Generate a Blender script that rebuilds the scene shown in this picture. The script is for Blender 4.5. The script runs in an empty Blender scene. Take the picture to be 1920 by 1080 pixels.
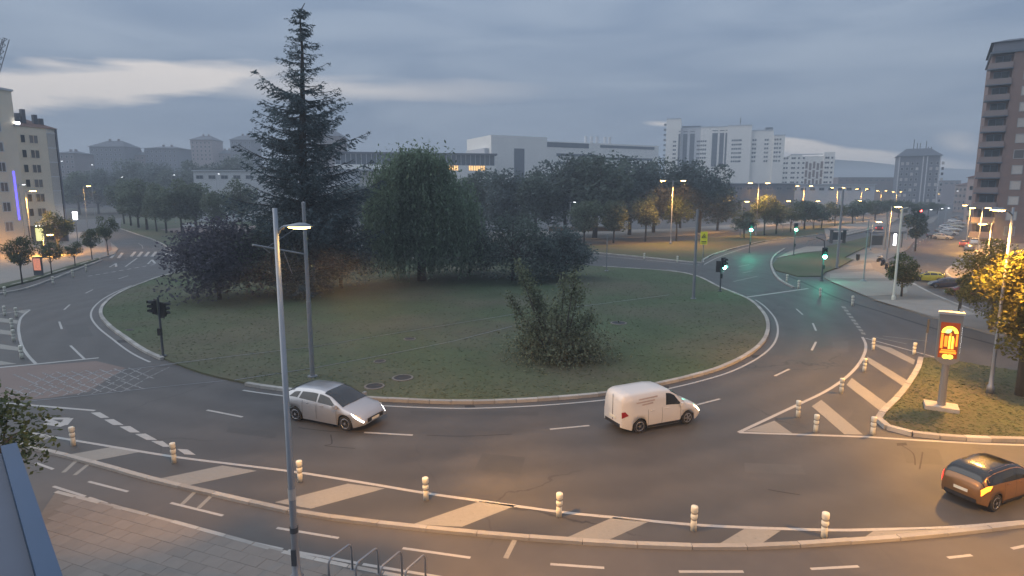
import bpy, bmesh, math, random
import numpy as np
from mathutils import Vector, Matrix
random.seed(7); rng = np.random.default_rng(7)
S = bpy.context.scene
COL = S.collection
R = math.radians

# ------------------------------------------------------------------ camera
H, F, CX, CY = 9.6, 1144.0, 960.0, 540.0
PITCH = math.atan(180.0 / F)                      # horizon on row 360 of 1080
cd = bpy.data.cameras.new('camera'); cam = bpy.data.objects.new('camera', cd); COL.objects.link(cam)
cam.location = (0, 0, H); cam.rotation_euler = (math.pi / 2 - PITCH, 0, 0)
cd.sensor_width = 36; cd.lens = 36 * F / 1920; cd.clip_start = 0.1; cd.clip_end = 12000
S.camera = cam
CP, SP = math.cos(PITCH), math.sin(PITCH)

def ray(u, v):
    x = (u - CX) / F; y = (CY - v) / F
    return Vector((x, CP + y * SP, -SP + y * CP))
def G(u, v, z=0.0):                               # a point of the ground (or a level z)
    d = ray(u, v); t = (z - H) / d.z
    return Vector((d.x * t, d.y * t, z))
def P(u, v, Y):                                   # a point at forward distance Y
    d = ray(u, v); t = Y / d.y
    return Vector((d.x * t, Y, H + d.z * t))

# ------------------------------------------------------------------ world, sun, exposure
def N(nt, typ, **kw):
    n = nt.nodes.new(typ)
    for k, v in kw.items(): setattr(n, k, v)
    return n
W = bpy.data.worlds.new('World'); S.world = W; W.use_nodes = True
nt = W.node_tree; nt.nodes.clear(); LK = nt.links.new
def wm(op, a, b=None, c=None, clamp=False):
    n = N(nt, 'ShaderNodeMath', operation=op, use_clamp=clamp)
    for i, x in enumerate((a, b, c)):
        if x is None: continue
        if isinstance(x, (int, float)): n.inputs[i].default_value = x
        else: LK(x, n.inputs[i])
    return n.outputs[0]
SUN_AZ, SUN_EL = R(-85), R(30)
tc = N(nt, 'ShaderNodeTexCoord'); sx = N(nt, 'ShaderNodeSeparateXYZ'); LK(tc.outputs['Generated'], sx.inputs[0])
az = wm('ARCTAN2', sx.outputs[0], sx.outputs[1]); el = wm('ARCSINE', sx.outputs[2])
cv = N(nt, 'ShaderNodeCombineXYZ'); LK(wm('MULTIPLY', az, 2.2), cv.inputs[0]); LK(wm('MULTIPLY', el, 13.0), cv.inputs[1])
n1 = N(nt, 'ShaderNodeTexNoise'); n1.inputs['Scale'].default_value = 1.3; n1.inputs['Detail'].default_value = 5; n1.inputs['Distortion'].default_value = 0.6
LK(cv.outputs[0], n1.inputs['Vector'])
cr = N(nt, 'ShaderNodeValToRGB'); LK(n1.outputs['Fac'], cr.inputs[0])
cr.color_ramp.elements[0].position = 0.33; cr.color_ramp.elements[0].color = (0.185, 0.245, 0.345, 1)
cr.color_ramp.elements[1].position = 0.68; cr.color_ramp.elements[1].color = (0.275, 0.335, 0.425, 1)
gap = None
n2 = N(nt, 'ShaderNodeTexNoise'); n2.inputs['Scale'].default_value = 2.6; n2.inputs['Detail'].default_value = 6
LK(cv.outputs[0], n2.inputs['Vector'])
wob = wm('SUBTRACT', n2.outputs['Fac'], 0.5)
def azel(u, v):
    d = ray(u, v).normalized(); return math.atan2(d.x, d.y), math.asin(d.z)
# breaks in the cloud deck above the horizon: (centre, right end, half thickness px, strength)
for (uc, vc), (ue, ve), th, amp in [((190, 160), (540, 131), 31, 1.5), ((10, 172), (130, 160), 30, .8), ((640, 170), (1000, 172), 22, .42),
                                    ((540, 150), (720, 143), 7, .3), ((1640, 300), (1860, 318), 15, 1.4), ((1500, 276), (1640, 297), 12, 1.5), ((1240, 231), (1275, 232), 5, .5),
                                    ((1800, 268), (1850, 280), 16, .35), ((-420, 190), (0, 170), 30, .9), ((2300, 330), (1900, 318), 22, .6)]:
    a0, e0 = azel(uc, vc); a1, e1 = azel(ue, ve); wa = abs(a1 - a0); tilt = (e1 - e0) / (a1 - a0); we = th / F
    da = wm('SUBTRACT', az, a0)
    de = wm('SUBTRACT', wm('SUBTRACT', el, e0), wm('MULTIPLY', da, tilt))
    de = wm('ADD', de, wm('MULTIPLY', wob, we * 2.2))
    q = wm('ADD', wm('POWER', wm('ABSOLUTE', wm('DIVIDE', da, wa)), 2.0), wm('POWER', wm('ABSOLUTE', wm('DIVIDE', de, we)), 2.0))
    g = wm('MULTIPLY', wm('SUBTRACT', 1.15, wm('SQRT', q), clamp=True), amp)
    gap = g if gap is None else wm('MAXIMUM', gap, g)
mixg = N(nt, 'ShaderNodeMix', data_type='RGBA'); LK(wm('MULTIPLY', gap, 1.5, clamp=True), mixg.inputs[0]); LK(cr.outputs[0], mixg.inputs[6]); mixg.inputs[7].default_value = (0.66, 0.62, 0.60, 1)
sky = N(nt, 'ShaderNodeTexSky', sky_type='NISHITA', sun_disc=False); sky.sun_elevation = SUN_EL; sky.sun_rotation = SUN_AZ
# an overcast sky is brighter towards the zenith
lift = wm('ADD', 1.0, wm('MULTIPLY', wm('MAXIMUM', sx.outputs[2], 0.0), 1.9))
b1 = N(nt, 'ShaderNodeBackground'); LK(mixg.outputs[2], b1.inputs[0]); LK(wm('MULTIPLY', lift, 0.74), b1.inputs[1])
b2 = N(nt, 'ShaderNodeBackground'); LK(sky.outputs[0], b2.inputs[0]); b2.inputs[1].default_value = 0.003
ad = N(nt, 'ShaderNodeAddShader'); LK(b1.outputs[0], ad.inputs[0]); LK(b2.outputs[0], ad.inputs[1])
LK(ad.outputs[0], N(nt, 'ShaderNodeOutputWorld').inputs[0])

sl = bpy.data.lights.new('sun', 'SUN'); sl.energy = 1.5; sl.angle = R(75); sl.color = (1.0, .98, .95)
so = bpy.data.objects.new('sun', sl); COL.objects.link(so)
sd = Vector((math.sin(SUN_AZ) * math.cos(SUN_EL), math.cos(SUN_AZ) * math.cos(SUN_EL), math.sin(SUN_EL)))
so.rotation_euler = (-sd).to_track_quat('-Z', 'Y').to_euler(); so.location = (0, 0, 60)
S.view_settings.view_transform = 'Standard'; S.view_settings.look = 'None'; S.view_settings.gamma = 1
S.view_settings.use_curve_mapping = False; S.view_settings.exposure = 0.2
S.render.engine = 'CYCLES'
S.cycles.use_denoising = True; S.cycles.max_bounces = 6; S.cycles.diffuse_bounces = 4; S.cycles.glossy_bounces = 2
S.cycles.transmission_bounces = 2; S.cycles.transparent_max_bounces = 4; S.cycles.volume_bounces = 0; S.cycles.sample_clamp_indirect = 4
S.cycles.caustics_reflective = False; S.cycles.caustics_refractive = False

# ------------------------------------------------------------------ materials
MATS = {}
def mat(name, col, rough=.8, var=.25, scale=1.5, fine=0, bump=0, metal=0, emit=None, es=0, objvar=0, island=0, spec=.4, coat=0, trans=0, col2=None, scale2=.12, bscale=None):
    m = bpy.data.materials.new(name); m.use_nodes = True; t = m.node_tree; L = t.links.new
    b = t.nodes['Principled BSDF']; MATS[name] = m
    b.inputs['Roughness'].default_value = rough; b.inputs['Metallic'].default_value = metal
    b.inputs['Specular IOR Level'].default_value = spec; b.inputs['Coat Weight'].default_value = coat
    pos = N(t, 'ShaderNodeNewGeometry')
    def mth(op, a, bb):
        n = N(t, 'ShaderNodeMath', operation=op)
        for i, x in enumerate((a, bb)):
            if isinstance(x, (int, float)): n.inputs[i].default_value = x
            else: L(x, n.inputs[i])
        return n.outputs[0]
    def noise(sc, det=4):
        n = N(t, 'ShaderNodeTexNoise'); n.inputs['Scale'].default_value = sc; n.inputs['Detail'].default_value = det
        L(pos.outputs['Position'], n.inputs['Vector']); return n.outputs['Fac']
    val = None
    if var:
        val = mth('ADD', 1 - var, mth('MULTIPLY', noise(scale), 2 * var))
    if fine:
        v = mth('ADD', 1 - fine, mth('MULTIPLY', noise(scale * 14, 2), 2 * fine)); val = mth('MULTIPLY', val, v) if val else v
    if objvar:
        oi = N(t, 'ShaderNodeObjectInfo'); v = mth('ADD', 1 - objvar, mth('MULTIPLY', oi.outputs['Random'], 2 * objvar)); val = mth('MULTIPLY', val, v) if val else v
    if island:
        v = mth('ADD', 1 - island, mth('MULTIPLY', pos.outputs['Random Per Island'], 2 * island)); val = mth('MULTIPLY', val, v) if val else v
    base = N(t, 'ShaderNodeRGB'); base.outputs[0].default_value = (*col, 1); src = base.outputs[0]
    if col2 is not None:
        mx = N(t, 'ShaderNodeMix', data_type='RGBA'); mx.inputs[7].default_value = (*col2, 1); L(src, mx.inputs[6])
        rp = N(t, 'ShaderNodeMapRange'); L(noise(scale2, 5), rp.inputs[0]); rp.inputs[1].default_value = .42; rp.inputs[2].default_value = .6; L(rp.outputs[0], mx.inputs[0]); src = mx.outputs[2]
    if val is not None:
        vm = N(t, 'ShaderNodeVectorMath', operation='SCALE'); L(src, vm.inputs[0]); L(val, vm.inputs['Scale']); src = vm.outputs[0]
    L(src, b.inputs['Base Color'])
    if bump:
        bn = N(t, 'ShaderNodeBump'); bn.inputs['Strength'].default_value = bump; bn.inputs['Distance'].default_value = .02
        L(noise(bscale or scale * 20, 3), bn.inputs['Height']); L(bn.outputs[0], b.inputs['Normal'])
    if emit is not None:
        b.inputs['Emission Color'].default_value = (*emit, 1); b.inputs['Emission Strength'].default_value = es
    if trans:
        tr = N(t, 'ShaderNodeBsdfTranslucent'); L(src, tr.inputs[0]); ms = N(t, 'ShaderNodeMixShader'); ms.inputs[0].default_value = trans
        L(b.outputs[0], ms.inputs[1]); L(tr.outputs[0], ms.inputs[2]); L(ms.outputs[0], t.nodes['Material Output'].inputs[0])
    m['mth'] = 0
    return m

def asphalt(name, col, patch=True):
    m = mat(name, col, rough=.62, var=.10, scale=.12, fine=.12, bump=.25, bscale=60, spec=.45)
    t = m.node_tree; L = t.links.new; b = t.nodes['Principled BSDF']
    src = b.inputs['Base Color'].links[0].from_socket
    g = N(t, 'ShaderNodeNewGeometry')
    # tyre-polished and oily bands, fine cracks, repaired patches
    nz = N(t, 'ShaderNodeTexNoise'); nz.inputs['Scale'].default_value = .35; nz.inputs['Detail'].default_value = 6; L(g.outputs['Position'], nz.inputs['Vector'])
    va = N(t, 'ShaderNodeVectorMath', operation='ADD'); sc = N(t, 'ShaderNodeVectorMath', operation='SCALE'); sc.inputs['Scale'].default_value = 2.5
    L(nz.outputs['Color'], sc.inputs[0]); L(g.outputs['Position'], va.inputs[0]); L(sc.outputs[0], va.inputs[1])
    vo = N(t, 'ShaderNodeTexVoronoi', feature='DISTANCE_TO_EDGE'); vo.inputs['Scale'].default_value = .16; L(va.outputs[0], vo.inputs['Vector'])
    cr = N(t, 'ShaderNodeMapRange'); cr.inputs[1].default_value = .002; cr.inputs[2].default_value = .007; L(vo.outputs['Distance'], cr.inputs[0])
    n3 = N(t, 'ShaderNodeTexNoise'); n3.inputs['Scale'].default_value = .09; n3.inputs['Detail'].default_value = 2; L(g.outputs['Position'], n3.inputs['Vector'])
    kk = N(t, 'ShaderNodeMapRange'); kk.inputs[1].default_value = .5; kk.inputs[2].default_value = .58; L(n3.outputs['Fac'], kk.inputs[0])
    mx = N(t, 'ShaderNodeMix', data_type='FLOAT'); mx.inputs[2].default_value = 1; L(kk.outputs[0], mx.inputs[0]); L(cr.outputs[0], mx.inputs[3])
    cm = N(t, 'ShaderNodeMapRange'); cm.inputs[3].default_value = .5; cm.inputs[4].default_value = 1; L(mx.outputs[0], cm.inputs[0])
    v2 = N(t, 'ShaderNodeTexVoronoi'); v2.inputs['Scale'].default_value = .22; L(g.outputs['Position'], v2.inputs['Vector'])
    bw = N(t, 'ShaderNodeSeparateColor'); L(v2.outputs['Color'], bw.inputs[0])
    pm = N(t, 'ShaderNodeMapRange'); pm.inputs[3].default_value = .955; pm.inputs[4].default_value = 1.045; L(bw.outputs[0], pm.inputs[0])
    st = N(t, 'ShaderNodeMapRange'); st.inputs[1].default_value = .35; st.inputs[2].default_value = .7; st.inputs[3].default_value = .86; st.inputs[4].default_value = 1.1; L(nz.outputs['Fac'], st.inputs[0])
    m1 = N(t, 'ShaderNodeMath', operation='MULTIPLY'); L(cm.outputs[0], m1.inputs[0]); L(pm.outputs[0], m1.inputs[1])
    m2 = N(t, 'ShaderNodeMath', operation='MULTIPLY'); L(m1.outputs[0], m2.inputs[0]); L(st.outputs[0], m2.inputs[1])
    v = N(t, 'ShaderNodeVectorMath', operation='SCALE'); L(src, v.inputs[0]); L(m2.outputs[0], v.inputs['Scale']); L(v.outputs[0], b.inputs['Base Color'])
    if patch:
        cen = N(t, 'ShaderNodeVectorMath', operation='SUBTRACT'); L(g.outputs['Position'], cen.inputs[0]); cen.inputs[1].default_value = (-5.5, 52.5, 0)
        dv_ = N(t, 'ShaderNodeVectorMath', operation='MULTIPLY'); L(cen.outputs[0], dv_.inputs[0]); dv_.inputs[1].default_value = (1, 1.0, 0)
        ln = N(t, 'ShaderNodeVectorMath', operation='LENGTH'); L(dv_.outputs[0], ln.inputs[0])
        wb = N(t, 'ShaderNodeMath', operation='MULTIPLY_ADD'); L(nz.outputs['Fac'], wb.inputs[0]); wb.inputs[1].default_value = 1.6; L(ln.outputs['Value'], wb.inputs[2])
        ph_ = N(t, 'ShaderNodeMath', operation='MULTIPLY'); L(wb.outputs[0], ph_.inputs[0]); ph_.inputs[1].default_value = 2 * math.pi / 1.9
        sn_ = N(t, 'ShaderNodeMath', operation='SINE'); L(ph_.outputs[0], sn_.inputs[0])
        am = N(t, 'ShaderNodeMapRange'); am.inputs[1].default_value = -1; am.inputs[2].default_value = 1; am.inputs[3].default_value = .91; am.inputs[4].default_value = 1.07; L(sn_.outputs[0], am.inputs[0])
        vv = N(t, 'ShaderNodeVectorMath', operation='SCALE'); L(v.outputs[0], vv.inputs[0]); L(am.outputs[0], vv.inputs['Scale']); L(vv.outputs[0], b.inputs['Base Color'])
    rg = N(t, 'ShaderNodeMapRange'); rg.inputs[3].default_value = .45; rg.inputs[4].default_value = .75; L(nz.outputs['Fac'], rg.inputs[0]); L(rg.outputs[0], b.inputs['Roughness'])
    return m

def paint(name, col, under, wear=.5):
    m = mat(name, col, rough=.6, var=.12, scale=.6, fine=.1)
    t = m.node_tree; L = t.links.new; b = t.nodes['Principled BSDF']; src = b.inputs['Base Color'].links[0].from_socket
    g = N(t, 'ShaderNodeNewGeometry')
    nz = N(t, 'ShaderNodeTexNoise'); nz.inputs['Scale'].default_value = 9; nz.inputs['Detail'].default_value = 8; nz.inputs['Roughness'].default_value = .72; L(g.outputs['Position'], nz.inputs['Vector'])
    mr = N(t, 'ShaderNodeMapRange'); mr.inputs[1].default_value = wear; mr.inputs[2].default_value = wear + .14; L(nz.outputs['Fac'], mr.inputs[0])
    mx = N(t, 'ShaderNodeMix', data_type='RGBA'); L(mr.outputs[0], mx.inputs[0]); L(src, mx.inputs[6]); mx.inputs[7].default_value = (*under, 1); L(mx.outputs[2], b.inputs['Base Color'])
    return m

ASP = (.074, .070, .067)
asphalt('asphalt', ASP); asphalt('asphalt_lane', (.098, .088, .08), False)
paint('road_paint', (.39, .375, .35), ASP, .58); paint('worn_paint', (.255, .24, .21), ASP, .6); paint('tram_paint', (.33, .32, .31), ASP, .43)
mat('kerb', (.36, .34, .31), .85, .2, 3, .15, .2, objvar=.22)
mat('kerb_low', (.33, .31, .28), .85, .2, 3, .15, .2, objvar=.15)
mat('tile', (.205, .178, .155), .8, .12, 4, .1, .1, objvar=.06)
mat('grout', (.165, .143, .124), .9, .2, 6)
mat('pave', (.20, .178, .158), .8, .2, .5, .12, .1)
mat('pave_light', (.28, .248, .215), .8, .16, .6, .1, .1)
mat('pave_red', (.20, .15, .13), .85, .2, .5, .1)
mat('soil', (.07, .065, .05), .95, .3, .3)
mat('turf', (.064, .09, .042), .95, .3, .35, .25, .3, col2=(.094, .092, .056), scale2=.09, bscale=25)
mat('turf_warm', (.075, .082, .036), .95, .22, .35, .2, .3, col2=(.088, .078, .044), scale2=.2, bscale=25)
mat('blade', (.09, .108, .055), .9, .2, .3, island=.3, trans=.3)
mat('tar', (.07, .068, .066), .6, .15, 3); mat('rail', (.26, .26, .27), .4, .1, 2, metal=.6)
mat('drain', (.03, .03, .032), .7, .2, 5)
mat('steel', (.28, .29, .31), .45, .12, 2, metal=.5, objvar=.08)
mat('steel_dark', (.085, .09, .10), .5, .12, 2, metal=.3)
mat('black', (.018, .018, .02), .5, .1, 2)
mat('rubber', (.02, .02, .021), .8, .1, 8)
mat('rim', (.42, .42, .44), .35, .05, 3, metal=.8)
mat('bollard_white', (.70, .67, .56), .6, .14, 6, .08, objvar=.08)
mat('bollard_band', (.30, .28, .24), .6, .12, 6)
mat('bark', (.07, .06, .052), .95, .3, 4, .2, .4)
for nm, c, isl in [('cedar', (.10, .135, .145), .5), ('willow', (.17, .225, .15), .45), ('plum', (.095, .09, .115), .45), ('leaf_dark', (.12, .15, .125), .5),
                   ('leaf_mid', (.135, .165, .11), .5), ('leaf_street', (.085, .112, .045), .5), ('leaf_lamplit', (.14, .135, .03), .45), ('leaf_shrub', (.17, .185, .115), .5), ('leaf_blue', (.12, .15, .142), .5)]:
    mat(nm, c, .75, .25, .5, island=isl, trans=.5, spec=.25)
mat('glass', (.02, .025, .03), .08, .1, .5, spec=.6)
mat('glass_blue', (.06, .08, .10), .15, .1, .3, spec=.6)
mat('blind', (.46, .43, .40), .7, .1, .5, objvar=.15)
mat('curtain', (.16, .15, .15), .7, .1, .5, objvar=.4)
mat('frame', (.3, .3, .3), .6, .1, 1)
mat('headlamp_on', (.9, .9, .9), .2, 0, emit=(1, .97, .92), es=9)
mat('headlamp_warm', (.9, .9, .8), .2, 0, emit=(1, .85, .5), es=7)
mat('headlamp', (.5, .5, .52), .15, 0)
mat('tail_on', (.5, .02, .02), .3, 0, emit=(1, .04, .03), es=3)
mat('tail', (.25, .015, .015), .3, 0)
mat('indicator_on', (.8, .3, .02), .3, 0, emit=(1, .30, .025), es=3.5)
SOD = (1.0, .47, .09)
mat('lamp_glow', (.9, .8, .6), .3, 0, emit=(1, .58, .16), es=34)
mat('lamp_white', (.9, .9, .9), .3, 0, emit=(.95, .97, 1), es=7)
mat('go_on', (.1, .6, .4), .3, 0, emit=(.2, 1.0, .68), es=60)
mat('stop_on', (.6, .05, .05), .3, 0, emit=(1, .07, .06), es=25)
mat('lens_off', (.025, .025, .025), .2, 0)
mat('sign_yellow', (.72, .66, .03), .5, .05, 2, emit=(.7, .65, .03), es=.10)
mat('ink', (.03, .03, .03), .6, 0)

# ------------------------------------------------------------------ mesh helpers
class MB:
    def __init__(s): s.v = []; s.f = []; s.m = []
    def add(s, vs, fs, mi=0):
        o = len(s.v); s.v += [tuple(x) for x in vs]; s.f += [tuple(i + o for i in f) for f in fs]; s.m += [mi] * len(fs)
    def box(s, c, d, rz=0, mi=0, taper=1.0):
        x, y, z = d[0] / 2, d[1] / 2, d[2] / 2; cs, sn = math.cos(rz), math.sin(rz); vs = []
        for sz in (-1, 1):
            k = taper if sz > 0 else 1
            for a, b in ((-1, -1), (1, -1), (1, 1), (-1, 1)):
                px, py = a * x * k, b * y * k; vs.append((c[0] + px * cs - py * sn, c[1] + px * sn + py * cs, c[2] + sz * z))
        s.add(vs, [(3, 2, 1, 0), (4, 5, 6, 7), (0, 1, 5, 4), (1, 2, 6, 5), (2, 3, 7, 6), (3, 0, 4, 7)], mi); return s
    def tube(s, pts, rad, n=8, mi=0, cap=True):
        pts = [Vector(p) for p in pts]; k = len(pts)
        if not hasattr(rad, '__len__'): rad = [rad] * k
        vs = []; up0 = None
        for i, p in enumerate(pts):
            d = (pts[min(i + 1, k - 1)] - pts[max(i - 1, 0)])
            d = d.normalized() if d.length > 1e-9 else Vector((0, 0, 1))
            a = Vector((1, 0, 0)) if abs(d.x) < .9 else Vector((0, 1, 0))
            if up0 is None: up0 = a
            e1 = (up0 - d * up0.dot(d))
            if e1.length < 1e-4: e1 = a - d * a.dot(d)
            e1.normalize(); up0 = e1; e2 = d.cross(e1)
            for j in range(n):
                t = 2 * math.pi * j / n; vs.append(p + (e1 * math.cos(t) + e2 * math.sin(t)) * rad[i])
        fs = [(i * n + j, i * n + (j + 1) % n, (i + 1) * n + (j + 1) % n, (i + 1) * n + j) for i in range(k - 1) for j in range(n)]
        if cap: fs += [tuple(range(n - 1, -1, -1)), tuple((k - 1) * n + j for j in range(n))]
        s.add(vs, fs, mi); return s
    def lathe(s, prof, c=(0, 0, 0), n=16, mi=0, axis='z', cap=True):
        vs = []; k = len(prof)
        for r, z in prof:
            for j in range(n):
                t = 2 * math.pi * j / n; a, b = r * math.cos(t), r * math.sin(t)
                q = (a, b, z) if axis == 'z' else ((a, z, b) if axis == 'y' else (z, a, b))
                vs.append((c[0] + q[0], c[1] + q[1], c[2] + q[2]))
        fs = [(i * n + j, i * n + (j + 1) % n, (i + 1) * n + (j + 1) % n, (i + 1) * n + j) for i in range(k - 1) for j in range(n)]
        if cap: fs += [tuple(range(n - 1, -1, -1)), tuple((k - 1) * n + j for j in range(n))]
        s.add(vs, fs, mi); return s
    def slab(s, pts, z0, z1, mi=0, mi_side=None):
        n = len(pts); a = sum(pts[i][0] * pts[(i + 1) % n][1] - pts[(i + 1) % n][0] * pts[i][1] for i in range(n))
        if a < 0: pts = pts[::-1]
        s.add([(p[0], p[1], z1) for p in pts], [tuple(range(n))], mi)
        if z0 is not None:
            s.add([(p[0], p[1], z0) for p in pts] + [(p[0], p[1], z1) for p in pts], [(i, (i + 1) % n, n + (i + 1) % n, n + i) for i in range(n)], mi if mi_side is None else mi_side)
        return s
    def mesh(s, name, mats, org=(0, 0, 0), smooth=False):
        me = bpy.data.meshes.new(name)
        ox, oy, oz = org
        me.from_pydata([(x - ox, y - oy, z - oz) for x, y, z in s.v], [], s.f)
        mats = mats if isinstance(mats, (list, tuple)) else [mats]
        for m in mats: me.materials.append(MATS[m])
        if len(mats) > 1: me.polygons.foreach_set('material_index', s.m)
        if smooth: me.polygons.foreach_set('use_smooth', [True] * len(me.polygons))
        me.update(); return me
def tag(o, label=None, cat=None, group=None, kind=None):
    if label: o['label'] = label
    if cat: o['category'] = cat
    if group: o['group'] = group
    if kind: o['kind'] = kind
    return o
def link(name, me, parent=None, loc=(0, 0, 0), rz=0):
    o = bpy.data.objects.new(name, me); COL.objects.link(o); o.location = loc; o.rotation_euler = (0, 0, rz)
    if parent: o.parent = parent
    return o
def build(mb, name, mats, parent=None, org=(0, 0, 0), smooth=False, loc=(0, 0, 0), rz=0):
    return link(name, mb.mesh(name, mats, org, smooth), parent, loc, rz)
def empty(name, loc=(0, 0, 0), rz=0):
    return link(name, None, None, loc, rz)
def copy_tree(o, parent=None, skip=()):
    c = o.copy(); COL.objects.link(c); c.parent = parent
    for k in list(o.children):
        if k.name.split('.')[0] not in skip: copy_tree(k, c, skip)
    return c
def ORD(i): return ['first', 'second', 'third', 'fourth', 'fifth', 'sixth', 'seventh', 'eighth', 'ninth', 'tenth', 'eleventh', 'twelfth', 'thirteenth', 'fourteenth', 'fifteenth', 'sixteenth', 'seventeenth', 'eighteenth', 'nineteenth', 'twentieth'][i]
def catmull(pts, n=8, closed=False):
    pts = [Vector((p[0], p[1], 0)) for p in pts]; k = len(pts); out = []
    rngi = range(k if closed else k - 1)
    for i in rngi:
        if closed: a, b, c, d = pts[i - 1], pts[i], pts[(i + 1) % k], pts[(i + 2) % k]
        else: a, b, c, d = pts[max(i - 1, 0)], pts[i], pts[i + 1], pts[min(i + 2, k - 1)]
        for j in range(n):
            t = j / n; out.append(.5 * ((2 * b) + (c - a) * t + (2 * a - 5 * b + 4 * c - d) * t * t + (3 * b - a - 3 * c + d) * t ** 3))
    if not closed: out.append(pts[-1])
    return out
def GP(pix, smooth=0, closed=False):
    w = [G(u, v) for u, v in pix]
    return catmull(w, smooth, closed) if smooth else w
def resample(pts, step, closed=False):
    pts = list(pts) + ([pts[0]] if closed else []); seg = [(pts[i + 1] - pts[i]).length for i in range(len(pts) - 1)]
    tot = sum(seg); n = max(2, round(tot / step)); out = []; i = 0; acc = 0
    for k in range(n + (0 if closed else 1)):
        t = tot * k / n
        while i < len(seg) - 1 and acc + seg[i] < t: acc += seg[i]; i += 1
        out.append(pts[i].lerp(pts[i + 1], max(0, min(1, (t - acc) / max(seg[i], 1e-9)))))
    return out
def offset(pts, d, closed=False):
    n = len(pts); out = []
    for i in range(n):
        a = pts[i - 1] if (closed or i) else pts[0]; b = pts[(i + 1) % n] if (closed or i < n - 1) else pts[-1]
        t = (b - a); t.z = 0; t.normalize(); out.append(pts[i] + Vector((t.y, -t.x, 0)) * d)
    return out
def inside(p, poly):
    c = False; n = len(poly); j = n - 1
    for i in range(n):
        if (poly[i][1] > p[1]) != (poly[j][1] > p[1]) and p[0] < (poly[j][0] - poly[i][0]) * (p[1] - poly[i][1]) / (poly[j][1] - poly[i][1]) + poly[i][0]: c = not c
        j = i
    return c
def strip(mb, pts, w, z):
    l, r = offset(pts, -w / 2), offset(pts, w / 2); n = len(pts)
    mb.add([(p.x, p.y, z) for p in l] + [(p.x, p.y, z) for p in r], [(i, n + i, n + i + 1, i + 1) for i in range(n - 1)])

# ------------------------------------------------------------------ ground, road, markings
gm = MB(); gm.slab([(-3000, -60), (3000, -60), (3000, 3400), (-3000, 3400)], None, -.05)
tag(build(gm, 'ground', 'soil'), kind='structure')
rm = MB(); rm.slab([(-160, 2), (200, 2), (520, 420), (420, 470), (-40, 470), (-160, 200)], -.04, 0)
road = tag(build(rm, 'road', 'asphalt'), kind='structure')

def mark(pts_px, w, name='painted_line', m='road_paint', smooth=0, z=.005):
    mb = MB(); p = GP(pts_px, smooth); strip(mb, p, w, z); return build(mb, name, m, road)
def markpoly(px, name='painted_stripe', m='road_paint', z=.005):
    mb = MB(); mb.slab(GP(px), None, z); return build(mb, name, m, road)
FRONT = [(40, 808), (75, 815), (200, 836), (330, 857), (450, 872), (560, 886), (680, 905), (800, 925), (920, 942), (1050, 960), (1180, 973), (1300, 984), (1420, 990), (1560, 994), (1640, 993), (1780, 989), (1930, 977)]
mark(FRONT, .14, 'edge_line', smooth=5)
for q in [[(126, 853), (205.5, 839), (261, 848), (169, 865.5)], [(297, 898), (417, 873), (482, 883), (355.5, 910)], [(515, 942), (652, 907), (722, 916), (583, 954)], [(774, 983), (899.5, 940), (967.5, 948), (866, 988)],
          [(1058, 1010), (1150, 970), (1217, 978), (1136, 1015)], [(1343, 1023), (1397, 991), (1464, 995), (1421, 1024)], [(1608, 1017), (1638, 995.5), (1800, 990.5), (1925, 980.5), (1925, 984), (1760, 1003)], [(50, 836), (42, 811), (94, 821)]]:
    markpoly(q, 'hatch_stripe', 'worn_paint')
for a, b in [((67, 868), (100, 880)), ((166, 903), (240, 922)), ((519, 990), (635, 1009)), ((755, 1028), (882, 1046)), ((1032, 1058), (1133, 1065)), ((1273, 1072), (1394, 1072)), ((1897, 1029), (1925, 1023)), ((1777, 1046), (1822, 1041)), ((1520, 1067), (1610, 1062)), ((320, 943), (418, 967)),
             ((100, 912), (160, 931)), ((166, 933), (200, 944)), ((206, 946), (330, 981)), ((337, 984), (427, 1007)), ((434, 1009), (530, 1030)), ((540, 1032), (670, 1056)), ((680, 1058), (860, 1088))]:
    mark([a, b], .1, 'lane_dash')
for a, b in [((142, 865), (119, 886)), ((165, 871), (140, 891)), ((366, 922), (341, 946)), ((398, 928), (372, 953)), ((965, 1013), (948, 1047))]:
    mark([a, b], .14, 'cross_bar', 'worn_paint')
for a, b in [((388, 769), (455, 782)), ((683, 811), (774, 816)), ((1031, 805), (1105, 798)), ((1307, 759), (1350, 748)), ((1453, 705), (1480, 692)), ((1522, 657), (1530, 641)), ((1530, 620), (1524, 606)), ((1505, 590), (1493, 579)), ((132, 648), (158, 673)), ((111, 603), (116, 617)), ((120, 581), (131, 571)), ((160, 550), (174, 543)), ((222, 523), (240, 517))]:
    mark([a, b], .13, 'lane_dash')
for q in [[(170, 774), (187, 773), (205, 783), (189, 784)], [(195, 787), (213, 786), (232, 797), (212, 797)], [(224, 800), (244, 799), (263, 811), (244, 811)], [(253, 814), (273, 813), (295, 825), (275, 825)], [(283, 827), (305, 827), (320, 838), (306, 838)], [(332, 842), (352, 843), (367, 853), (346, 852)]]:
    markpoly(q, 'give_way_block')
def tri_mark(a, b, c, w):
    mark([a, b], w, 'give_way_triangle'); mark([b, c], w * 1.6, 'give_way_triangle', z=.0062); mark([c, a], w, 'give_way_triangle', z=.0074)
tri_mark((84, 785), (129, 785), (118, 798), .22)
mark([(84, 794), (118, 799)], .22, 'give_way_triangle', z=.0085)
tri_mark((277, 495), (285, 487), (291, 494), .18); tri_mark((205, 501), (218, 500), (217, 494), .16)
mark([(8, 756), (60, 760), (178, 770)], .16, 'edge_line'); mark([(-20, 691), (65, 683), (185, 671)], .22, 'stop_line')
mark([(67, 682), (52, 666), (41, 648), (36, 628), (35, 612), (40, 595), (56, 581)], .16, 'edge_line', smooth=4); mark([(-20, 592), (56, 580)], .14, 'edge_line', z=.0062)
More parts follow.
